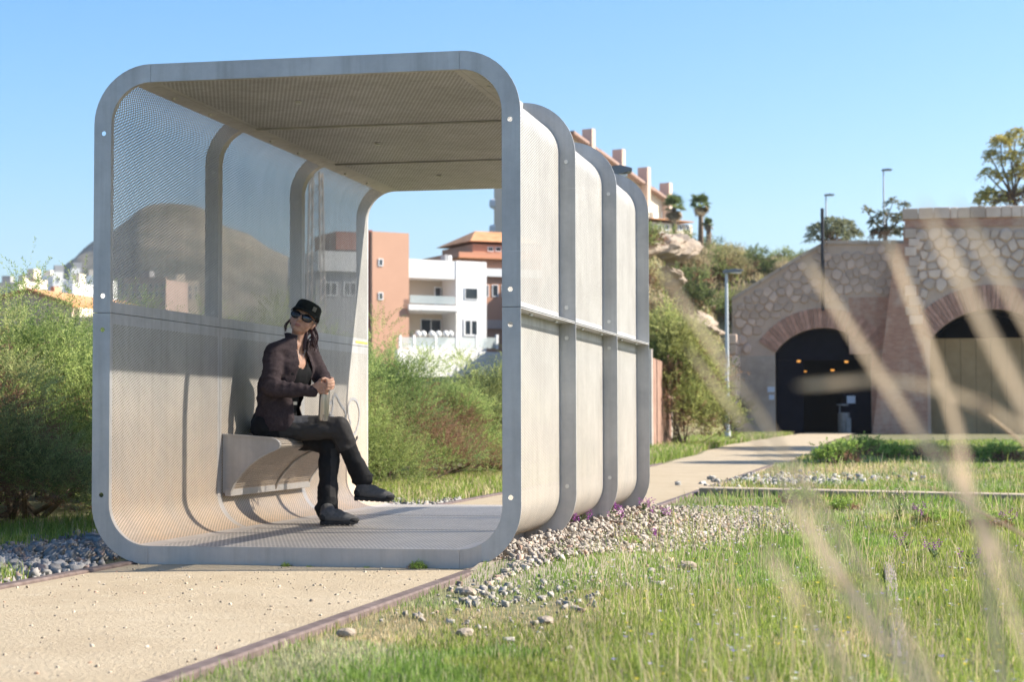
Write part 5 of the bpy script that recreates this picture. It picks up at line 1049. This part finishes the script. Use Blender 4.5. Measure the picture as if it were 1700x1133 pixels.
for s in (1, -1):
    ck = np.linalg.norm(co-hd(.038*s, .055, -.03), axis=1); m_ = sstep(.035, .01, ck)[:, None]*.3; col = col*(1-m_)+np.array((.62, .30, .22))*m_
vcol(body.data, col); put(body)
# cap: round crown with a flat top, band and short peak
cp = MB(); rings = [(-.004, .0800, .094), (.020, .0815, .096), (.046, .079, .094), (.066, .076, .090), (.076, .069, .082), (.081, .05, .06), (.083, .02, .024)]
cv = []; N_ = 28
for u_, rx, rf in rings:
    for j in range(N_):
        t = 2*math.pi*j/N_; tilt = .010*math.cos(t-math.pi/2)
        cv.append(hd(rx*math.cos(t), -.010+rf*math.sin(t), .032+u_+tilt*(1 if u_ < .05 else .3)))
cf = [(i*N_+j, i*N_+(j+1) % N_, (i+1)*N_+(j+1) % N_, (i+1)*N_+j) for i in range(len(rings)-1) for j in range(N_)] + [tuple((len(rings)-1)*N_+j for j in range(N_))]
cp.add(cv, cf)
# peak
pk = []; K_ = 15
for rrow, (ext, dz) in enumerate(((0, 0), (.022, -.003), (.040, -.010), (.050, -.017))):
    for j in range(K_):
        t = math.pi*(.13+.74*j/(K_-1)); e = ext*math.sin(t)**.7
        pk.append(hd((.081+e*.12)*math.cos(t), -.010+(.095)*math.sin(t)+e, .040+dz+.010*math.sin(t)-(.010*abs(math.cos(t))*ext/.05)))
i0 = len(cp.v); cp.add(pk, [(i*K_+j, i*K_+j+1, (i+1)*K_+j+1, (i+1)*K_+j) for i in range(3) for j in range(K_-1)])
c_ = cp.build('cap', M_CAP, smooth=50); m_ = c_.modifiers.new('s', 'SOLIDIFY'); m_.thickness = .004; m_.offset = 1; put(c_)
bd = MB(); bv = []
for u_ in (-.006, .014):
    for j in range(N_+1):
        t = 2*math.pi*j/N_; tilt = .010*math.cos(t-math.pi/2); bv.append(hd(.0845*math.cos(t), -.010+.0995*math.sin(t), .032+u_+tilt))
bd.add(bv, [(j, j+1, N_+2+j, N_+1+j) for j in range(N_)]); o = bd.build('cap_band', M_CAP, smooth=True); m_ = o.modifiers.new('s', 'SOLIDIFY'); m_.thickness = .002; put(o)
t = R_(50); ctr = hd(.0835*math.cos(t), -.010+.099*math.sin(t), .073); tx = nrm(-HX*math.sin(t)+HF*math.cos(t)); tn = np.cross(tx, HU)
put(MB().obox(ctr, tx*.012, HU*.014, tn*.0025).build('cap_badge', M_PATCH))
# sunglasses
sg = empty
gl = link(bpy.data.objects.new('sunglasses', None), person)
for s in (1, -1):
    mb = MB(); mb.ell(hd(.036*s, .078, .002), HX*.030+HF*(-.0095*s), HU*.020+HF*.002, nrm(HF+HX*.28*s)*.007, 18, 8); o = mb.build('lens', M_LENS, smooth=True); o.data.transform(PM); o.parent = gl
mb = MB()
for s in (1, -1):
    pts = [hd((.036+.031*math.cos(q_))*s, .0795-.010*math.cos(q_)-.002*abs(math.sin(q_)), .002+.0215*math.sin(q_)) for q_ in np.linspace(0, 2*math.pi, 20)]; mb.tube(pts, .0026, 6)
    mb.tube([hd(.066*s, .068, .010), hd(.0745*s, .045, .010), hd(.0765*s, .0, .004)], [.004, .0035, .003], 6)
mb.tube([hd(-.008, .086, .010), hd(0, .090, .013), hd(.008, .086, .010)], .0028, 6)
o = mb.build('glasses_frame', M_FRAME, smooth=True); o.data.transform(PM); o.parent = gl
# hair: cap of hair, loose curls at her left side, strands at the near side
hb = MB()
hb.ell(hd(0, -.040, .0), HX*.076, HF*.065, HU*.070); hb.ell(hd(0, -.055, -.045), HX*.060, HF*.045, HU*.050)
for s in (1, -1): hb.ell(hd(.068*s, -.028, -.005), HX*.014, HF*.030, HU*.045)
rs = random.Random(3)
for k in range(46):
    a0 = rs.uniform(0, 1); st = hd(.064+.016*rs.random(), -.03+.03*rs.random(), -.012-.035*a0); pts = [st]; ph = rs.uniform(0, 6.3); amp = rs.uniform(.006, .012); ln = rs.uniform(.07, .125)
    dx, dy = rs.uniform(-.012, .016), rs.uniform(-.02, .02)
    for i in range(1, 9):
        q_ = i/8; pts.append(st+HX*(dx*q_*1.6+amp*math.sin(ph+q_*6.5)*q_**.5+.010*math.sin(q_*3.1))+HF*(dy*q_+amp*math.cos(ph+q_*6.5)*q_**.5)+np.array((0, 0, -ln*q_)))
    hb.tube(pts, [.0052*(1-.75*(i/8)**2) for i in range(9)], 6)
for k in range(6):      # lock that falls in front of the collar
    st = hd(.046+.008*rs.random(), .0, -.06); pts = [st]; ph = rs.uniform(0, 6.3)
    for i in range(1, 9): q_ = i/8; pts.append(st+AX_F*(.02*q_)+CR*(-.035*q_+.006*math.sin(ph+q_*8))+np.array((0, 0, -.115*q_)))
    hb.tube(pts, [.007*(1-.7*(i/8)**2) for i in range(9)], 6)
for k in range(9):
    st = hd(-.068, -.02+.012*rs.random(), -.0-.02*rs.random()); pts = [st]; bow = rs.uniform(.012, .030)
    for i in range(1, 8): q_ = i/7; pts.append(st-HX*(bow*math.sin(q_*3.0))+HF*(.012*q_)+HU*(-.085*q_*rs.uniform(.9, 1.1)))
    hb.tube(pts, [.0032*(1-.6*i/7) for i in range(8)], 5)
put(hb.build('hair', M_HAIR, smooth=True))
# black top, with a scooped neck
tb = MB(); tb.ell(CHE+AX_F*.022+np.array((0, 0, -.02)), AX*.152, AX_F*.092, (0, 0, .125)); tb.ell(SPN+AX_F*.012, AX*.13, AX_F*.098, (0, 0, .15)); tb.ell(PEL+AX_F*.02+np.array((0, 0, .05)), AX*.15, AX_F*.11, (0, 0, .09))
for s in (-1, 1): tb.ell(CHE+AX_F*.068+AX*.058*s+np.array((0, 0, -.024)), AX*.056, AX_F*.042, (0, 0, .055))
tp = organic('top', tb, M_TOP, .007, None, 6)
bm = bmesh.new(); bm.from_mesh(tp.data)
nk = CHE+AX_F*.075+np.array((0, 0, .105))
bmesh.ops.delete(bm, geom=[v for v in bm.verts if np.linalg.norm(((np.array(v.co)-nk)@AX/.072, (np.array(v.co)-nk)[2]/.105)) < 1 and (np.array(v.co)-CHE)@AX_F > -.02], context='VERTS'); bm.to_mesh(tp.data); bm.free(); put(tp)
# jacket: open in front, sleeves gathered at the elbow, stand-up collar
jb = MB(); UPZ = np.array((0, 0, 1.0))
jb.ell(CHE+UPZ*.005+AX_F*.004, AX*.178, AX_F*.120, UPZ*.155); jb.ell(SPN+UPZ*.01, AX*.165, AX_F*.128, UPZ*.17)
HEM = P(462, 700, -.01); jb.ell(HEM+UPZ*.0, AX*.165, AX_F*.140, UPZ*.17); jb.ell(P(459, 700, -.11), AX*.09, AX_F*.115, UPZ*.15); jb.ell(P(474, 690, -.14), AX*.05, AX_F*.06, UPZ*.13); jb.ell(CHE+AX_F*.05-UPZ*.04, AX*.14, AX_F*.065, UPZ*.13)
jb.ell(P(447, 698, -.05), AX*.115, AX_F*.06, UPZ*.13)
def sleeve(S, E, Wr, r):
    jb.capsule(S+UPZ*.0, r*1.08, E, r*.92); jb.capsule(E, r*.95, Wr, r*.62)
    d = nrm(Wr-E); d2 = nrm(E-S)
    for q_, rr_ in ((.12, 1.0), (.3, .93), (.48, .86), (.66, .80), (.82, .74), (.95, .70)): c = E+(Wr-E)*q_; w_ = np.cross(d, (0, 0, 1.0)); jb.ell(c+UPZ*.004, d*.012, w_/np.linalg.norm(w_)*r*rr_, np.cross(d, w_)/np.linalg.norm(np.cross(d, w_))*r*rr_*1.02)
    for q_, rr_ in ((.35, 1.08), (.6, 1.06), (.82, 1.04)): c = S+(E-S)*q_; w_ = nrm(np.cross(d2, AX)); jb.ell(c, nrm(d2+AX_F*.4)*.013, nrm(np.cross(d2, w_))*r*rr_, w_*r*rr_)
sleeve(SR, ER, WR_+(WR_-ER)*.02, .058); sleeve(SL, EL_, WL_, .056)
jb.capsule(SR, .062, NEK+AX*(-.03), .055); jb.capsule(SL, .060, NEK+AX*.03, .055)
jk = organic('jacket', jb, M_JACKET, .0075, None, 5)
co = coords(jk.data); nn = normals(jk.data)
fold = (fbm(co[:, 0]*9+co[:, 2]*5, co[:, 2]*15-co[:, 0]*6, 4, 3)-.5)*.032 + (fbm(co[:, 0]*26, co[:, 2]*26+co[:, 1]*20, 8, 2)-.5)*.007
low = co[:, 2] < CHE[2]+.1; co = co+nn*(fold*(.5+.5*low))[:, None]; setcoords(jk.data, co)
bm = bmesh.new(); bm.from_mesh(jk.data)
def opened(p):
    p = np.array(p); f_ = (p-SPN)@AX_F; l_ = (p-SPN)@AX; z = p[2]
    if f_ < .045: 
        # neck hole
        d = p-(NEK+UPZ*.055); return np.hypot(d@AX, d@AX_F) < .050 and abs(d[2]) < .10 and z > CHE[2]+.10
    top_, bot = NEK[2]-.01, HEM[2]-.13; q_ = np.clip((top_-z)/(top_-bot), 0, 1)
    wL = .040+.055*math.sin(min(q_*1.6, 1)*math.pi*.75); wR = .026+.020*math.sin(min(q_*1.3, 1)*math.pi)+.02*q_
    return -wR < l_-.0 < wL+.03*q_
dead = [v for v in bm.verts if opened(v.co) or v.co[2] < HEM[2]-.06-.05*(np.dot(np.array(v.co)-HEM, CR) > .06)]
bmesh.ops.delete(bm, geom=dead, context='VERTS'); bm.to_mesh(jk.data); bm.free(); shade(jk.data)
m_ = jk.modifiers.new('s', 'SOLIDIFY'); m_.thickness = .006; m_.offset = -1; put(jk)
# collar: a standing band round the neck, open at the front
cv = []; K_ = 22
for (h_, rx, rf) in ((-.035, .078, .074), (-.005, .070, .066), (.028, .064, .062), (.050, .068, .067)):
    for j in range(K_):
        t = R_(-52+284*j/(K_-1)); q_ = 1-abs(j/(K_-1)-.5)*2
        cv.append(NEK+UPZ*(h_+.022*q_*1.0)-AX_F*(.012)+AX*(rx*math.cos(t))*1.0-AX_F*(rf*math.sin(t)))
cl = MB().add(cv, [(i*K_+j, i*K_+j+1, (i+1)*K_+j+1, (i+1)*K_+j) for i in range(3) for j in range(K_-1)]).build('collar', M_JACKET, smooth=True)
m_ = cl.modifiers.new('s', 'SOLIDIFY'); m_.thickness = .007; put(cl)
# zip edge down the near front of the jacket
# trousers
tb = MB(); tb.ell(PEL-UPZ*.01, AX*.155, AX_F*.125, UPZ*.115); tb.ell(P(446, 714, -.03), AX*.13, AX_F*.075, UPZ*.075)
def leg(Hp, K, A_, r0, r1, r2, r3):
    tb.capsule(Hp, r0, K, r1); M = K+(A_-K)*.45; tb.capsule(K, r1, M, r2); tb.capsule(M, r2, A_, r3)
leg(HR, KR, AR, .092, .067, .058, .060); leg(HL, KL, AL, .090, .066, .060, .066)
tb.ell(AL+np.array((-.004, 0, .012)), (.074, 0, 0), (0, .066, 0), (0, 0, .035)); d = nrm(AR-KR); tb.ell(AR-d*.006, nrm(np.cross(d, (0, 1, 0)))*.070, (0, .062, 0), d*.03)
tr_ = organic('trousers', tb, M_TROU, .008, None, 5)
co = coords(tr_.data); nn = normals(tr_.data); co = co+nn*((fbm(co[:, 0]*16+co[:, 2]*6, co[:, 2]*20, 14, 3)-.5)*.020)[:, None]; setcoords(tr_.data, co)
px_ = 850+FPX*((co-CAM)@CR)/((co-CAM)@CF); py_ = 566.5-FPX*((co-CAM)@CU)/((co-CAM)@CF)
def segd(p, a, b_): ab = b_-a; t = np.clip(((p-a)@ab)/(ab@ab), 0, 1); return np.linalg.norm(p-(a+t[:, None]*ab), axis=1), t
dthi, tthi = segd(co, HR, KR); dsh, tsh = segd(co, KR, AR); dl, tl = segd(co, KL, AL); dlt, tlt = segd(co, HL, KL)
near = np.argmin(np.stack([dthi-.092+.025*tthi, dsh-.062, dl-.064, dlt-.09+.02*tlt]), 0)
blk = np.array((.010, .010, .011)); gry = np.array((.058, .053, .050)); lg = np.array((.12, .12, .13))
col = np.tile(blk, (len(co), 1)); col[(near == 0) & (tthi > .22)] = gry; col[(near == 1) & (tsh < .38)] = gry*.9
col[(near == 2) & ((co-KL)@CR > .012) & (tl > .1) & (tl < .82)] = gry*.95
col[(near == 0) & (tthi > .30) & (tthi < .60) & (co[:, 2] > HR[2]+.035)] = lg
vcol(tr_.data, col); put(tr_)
# boots
def boot(A_, heel, toe, up):
    f_ = nrm(toe-heel); s_ = nrm(np.cross(f_, up)); L_ = np.linalg.norm(toe-heel); u_ = nrm(np.cross(s_, f_)); bt = link(bpy.data.objects.new('boot', None), person)
    def q_(a, b_, c): return heel+f_*a*L_+s_*b_+u_*c
    ub = MB(); ub.ell(q_(.20, 0, .052), f_*.055, s_*.037, u_*.046); ub.ell(q_(.42, 0, .044), f_*.075, s_*.040, u_*.036); ub.ell(q_(.70, 0, .032), f_*.074, s_*.044, u_*.028); ub.ell(q_(.55, 0, .040), f_*.075, s_*.042, u_*.034)
    ub.capsule(q_(.20, 0, .06), .042, A_+u_*.01, .046); ub.ell(q_(.42, 0, .066), f_*.045, s_*.028, u_*.026)
    o = organic('upper', ub, M_SHOE, .005, None, 4); o.data.transform(PM); o.parent = bt
    sb = MB(); out = [(-.04, .0), (-.03, .028), (.08, .036), (.35, .033), (.6, .043), (.8, .046), (.95, .034), (1.03, .0)]
    ring = [(a, b_) for a, b_ in out]+[(a, -b_) for a, b_ in out[-2:0:-1]]; n = len(ring)
    vs = [q_(a, b_, h+.006*max(0, a-.75)*4) for h in (.0, .019) for a, b_ in ring]
    sb.add(vs, [tuple(range(n))[::-1], tuple(range(n, 2*n))]+[(i, (i+1) % n, n+(i+1) % n, n+i) for i in range(n)])
    for k in range(7):
        a = .02+.14*k; sb.obox(q_(a, 0, -.001+.006*max(0, a-.75)*4), f_*.012, s_*.036, u_*.003)
    o = sb.build('sole', M_SOLE, bevel=.003); o.data.transform(PM); o.parent = bt
    tb_ = MB(); tb_.ell(q_(.86, 0, .026), f_*.042, s_*.0455, u_*.021); tb_.ell(q_(.06, 0, .04), f_*.026, s_*.0345, u_*.028); o = tb_.build('toe_cap', M_SOLE, smooth=True); o.data.transform(PM); o.parent = bt
    lb = MB()
    for k in range(5):
        a = .34+.085*k; hgt = .088-.012*k; lb.tube([q_(a, -.022, hgt-.016), q_(a+.02, 0, hgt), q_(a, .022, hgt-.016)], .0032, 5)
    o = lb.build('lace', M_SOLE, smooth=True); o['kind'] = 'stuff'; o.data.transform(PM); o.parent = bt
hl_ = onZ(530, 872, FL+.006); ht_ = hl_+nrm((.93, .30, 0))*.222
boot(AL, hl_+np.array((.012, 0, .004)), ht_, UPZ)
rh = P(590, 829, .04); rt = P(648, 832, .10); rt = rh+nrm(rt-rh)*.226
boot(AR, rh, rt, nrm((.10, -.15, 1)))
# belt buckle, neck chain, pocket flap
put(MB().obox(P(490, 670, -.145), CR*.012, CU*.011, CF*.003).build('belt_buckle', M_BUCKLE, bevel=.003))
put(MB().tube([P(494, 580, -.125), P(497, 592, -.15), P(501, 601, -.16), P(504, 592, -.14), P(507, 581, -.11)], .0012, 5).build('necklace', M_BUCKLE))
# flask standing on her thigh
fk = empty('flask', tuple(FB), 0, 'slim brushed steel drinking flask held upright on the knee', 'flask')
FMx = Matrix.Translation(-Vector(FB))
mb = MB(); Ls = np.linalg.norm(FT-FB); mb.tube([FB, FB+fa*.004, FB+fa*.01, FT-fa*.02, FT-fa*.008], [fr*.85, fr*.97, fr, fr, fr*.92], 28); o = mb.build('flask_body', M_FLASK, smooth=40); o.data.transform(FMx); o.parent = fk
mb = MB(); mb.tube([FT-fa*.0075, FT+fa*.004, FT+fa*.020, FT+fa*.026], [fr*.86, fr*.9, fr*.88, fr*.7], 24); o = mb.build('cap', M_BOLT, smooth=40); o.data.transform(FMx); o.parent = fk
mb = MB()
for k in range(3): mb.obox(FB+fa*(.036-.0065*k)+vy*(fr+.0002)+vx*.004, vx*(.006-.001*k), vy*.0006, fa*.0013)
o = mb.build('engraved_mark', M_FRAME); o.data.transform(FMx); o.parent = fk; o['kind'] = 'stuff'
# ------------------------------------------------------------------ dry grass leaves close to the lens, rooted in the ground in front of the camera
M_REED = NT('dry_reed_leaf'); v = M_REED.obj(); mp = M_REED.n('ShaderNodeMapping'); mp.inputs['Scale'].default_value = (300, 300, 8); M_REED.l(v, mp.inputs['Vector'])
c = M_REED.ramp(M_REED.noise(mp.outputs[0], 1, 4), [(.3, (.58, .42, .26)), (.7, (.78, .61, .41))]); M_REED.base(c).set(.7, 0, .2); tr = M_REED.n('ShaderNodeBsdfTranslucent'); M_REED.l(c, tr.inputs['Color']); mx = M_REED.n('ShaderNodeMixShader'); mx.inputs[0].default_value = .35
M_REED.l(M_REED.p.outputs[0], mx.inputs[1]); M_REED.l(tr.outputs[0], mx.inputs[2]); M_REED.l(mx.outputs[0], M_REED.out.inputs['Surface']); M_REED = M_REED.m
def reed(pts, w_, label, stem=False):
    """pts: (px, py, metres from the lens) from the tip down to the last visible point; the leaf then runs on to its root"""
    P_ = [CAM+ray(a, b_)*d for a, b_, d in pts]; e = P_[-1]; t = nrm(P_[-1]-P_[-2])
    k_ = min((e[2]+.02)/max(-t[2], .05), 1.3); root = e+t*k_; root[2] = -.02; P_ += [e+t*k_*.5, root]
    Q = []
    for i in range(len(P_)-1):
        p0, p1, p2, p3 = P_[max(i-1, 0)], P_[i], P_[i+1], P_[min(i+2, len(P_)-1)]
        for q_ in np.linspace(0, 1, 8, endpoint=False): Q.append(.5*((2*p1)+(-p0+p2)*q_+(2*p0-5*p1+4*p2-p3)*q_*q_+(-p0+3*p1-3*p2+p3)*q_**3))
    Q.append(P_[-1]); n = len(Q); org = P_[-1]; mb = MB()
    if stem: mb.tube([q_-org for q_ in Q], [w_*(.35+.65*min(1, i/(n*.5))) for i in range(n)], 6)
    else:
        vs = []
        for i, q_ in enumerate(Q):
            t = nrm(Q[min(i+1, n-1)]-Q[max(i-1, 0)]); s_ = nrm(np.cross(t, CF)); nn = np.cross(s_, t); ww = .37*w_*min(1, .12+i/(n*.13))*(1 if i < n*.8 else .7)
            tw = .35*math.sin(i*.12); s_ = s_*math.cos(tw)+nn*math.sin(tw); vs += [q_-org-s_*ww, q_-org+nn*ww*.25, q_-org+s_*ww]
        mb.add(vs, [(i*3+k, i*3+k+1, i*3+k+4, i*3+k+3) for i in range(n-1) for k in (0, 1)])
    o = mb.build('dry_grass_leaf', M_REED, smooth=True); o.location = tuple(org); tag(o, label, 'dry grass', 'blurred dry grass leaves close to the camera')
reed([(1336, 427, 1.25), (1360, 465, 1.25), (1440, 590, 1.20), (1530, 725, 1.14), (1625, 860, 1.10)], .0075, 'broad blurred leaf crossing in front of the dark tunnel arch')
reed([(1530, 330, 1.05), (1590, 450, 1.02), (1660, 590, 1.00), (1740, 740, 0.96), (1830, 900, 0.95)], .0085, 'brightest broad leaf crossing in front of the boarded arch')
reed([(1585, 330, 1.10), (1650, 440, 1.08), (1730, 580, 1.05), (1820, 740, 1.00)], .0065, 'upper leaf at the right edge over the pale stones')
reed([(1472, 388, 1.30), (1488, 430, 1.30), (1540, 570, 1.25), (1588, 710, 1.20), (1625, 880, 1.14), (1650, 1040, 1.10)], .0070, 'leaf running down over the brick pilaster into the meadow')
reed([(1320, 641, 1.20), (1365, 638, 1.20), (1450, 632, 1.20), (1550, 645, 1.18), (1640, 680, 1.14), (1730, 735, 1.10)], .0058, 'leaf arching nearly level across the two arches')
reed([(1095, 443, 1.35), (1120, 480, 1.35), (1180, 570, 1.33), (1240, 660, 1.30), (1300, 750, 1.27)], .0062, 'leaf leaning over the lamp post foot')
reed([(1139, 574, 1.50), (1165, 610, 1.50), (1205, 665, 1.48), (1260, 740, 1.45), (1300, 800, 1.42)], .0045, 'narrow leaf beside the one at the lamp post')
reed([(1266, 902, 1.00), (1290, 940, 1.00), (1340, 1020, 0.96), (1400, 1110, 0.95)], .0060, 'pale leaf low in the meadow on the left')
reed([(1307, 811, 0.95), (1330, 850, 0.95), (1400, 970, 0.92), (1490, 1090, 0.88)], .0085, 'widest pale leaf at the bottom of the meadow')
reed([(1573, 738, 1.20), (1590, 780, 1.20), (1640, 900, 1.14), (1690, 1040, 1.10)], .0060, 'faint leaf low near the right edge')
reed([(1640, 690, 3.2), (1680, 722, 3.2), (1740, 775, 3.1)], .0030, 'thin sharp straw at the right edge over the boards', True)
reed([(1508, 803, 3.6), (1560, 815, 3.6), (1620, 845, 3.5), (1700, 890, 3.4), (1760, 925, 3.3)], .0030, 'thin straw arching over the meadow at the right', True)
# ------------------------------------------------------------------ sea haze: one even volume round the whole scene
M_HAZE = bpy.data.materials.new('haze'); M_HAZE.use_nodes = True; t_ = M_HAZE.node_tree; t_.nodes.remove(t_.nodes['Principled BSDF']); pv = t_.nodes.new('ShaderNodeVolumePrincipled')
pv.inputs['Color'].default_value = (.93, .96, 1.0, 1); pv.inputs['Density'].default_value = .00013; pv.inputs['Anisotropy'].default_value = .35; t_.links.new(pv.outputs[0], t_.nodes['Material Output'].inputs['Volume'])
hz = MB().box((-2400, -2400, -2.5), (2400, 2400, 260)).build('haze', M_HAZE); tag(hz, kind='stuff')
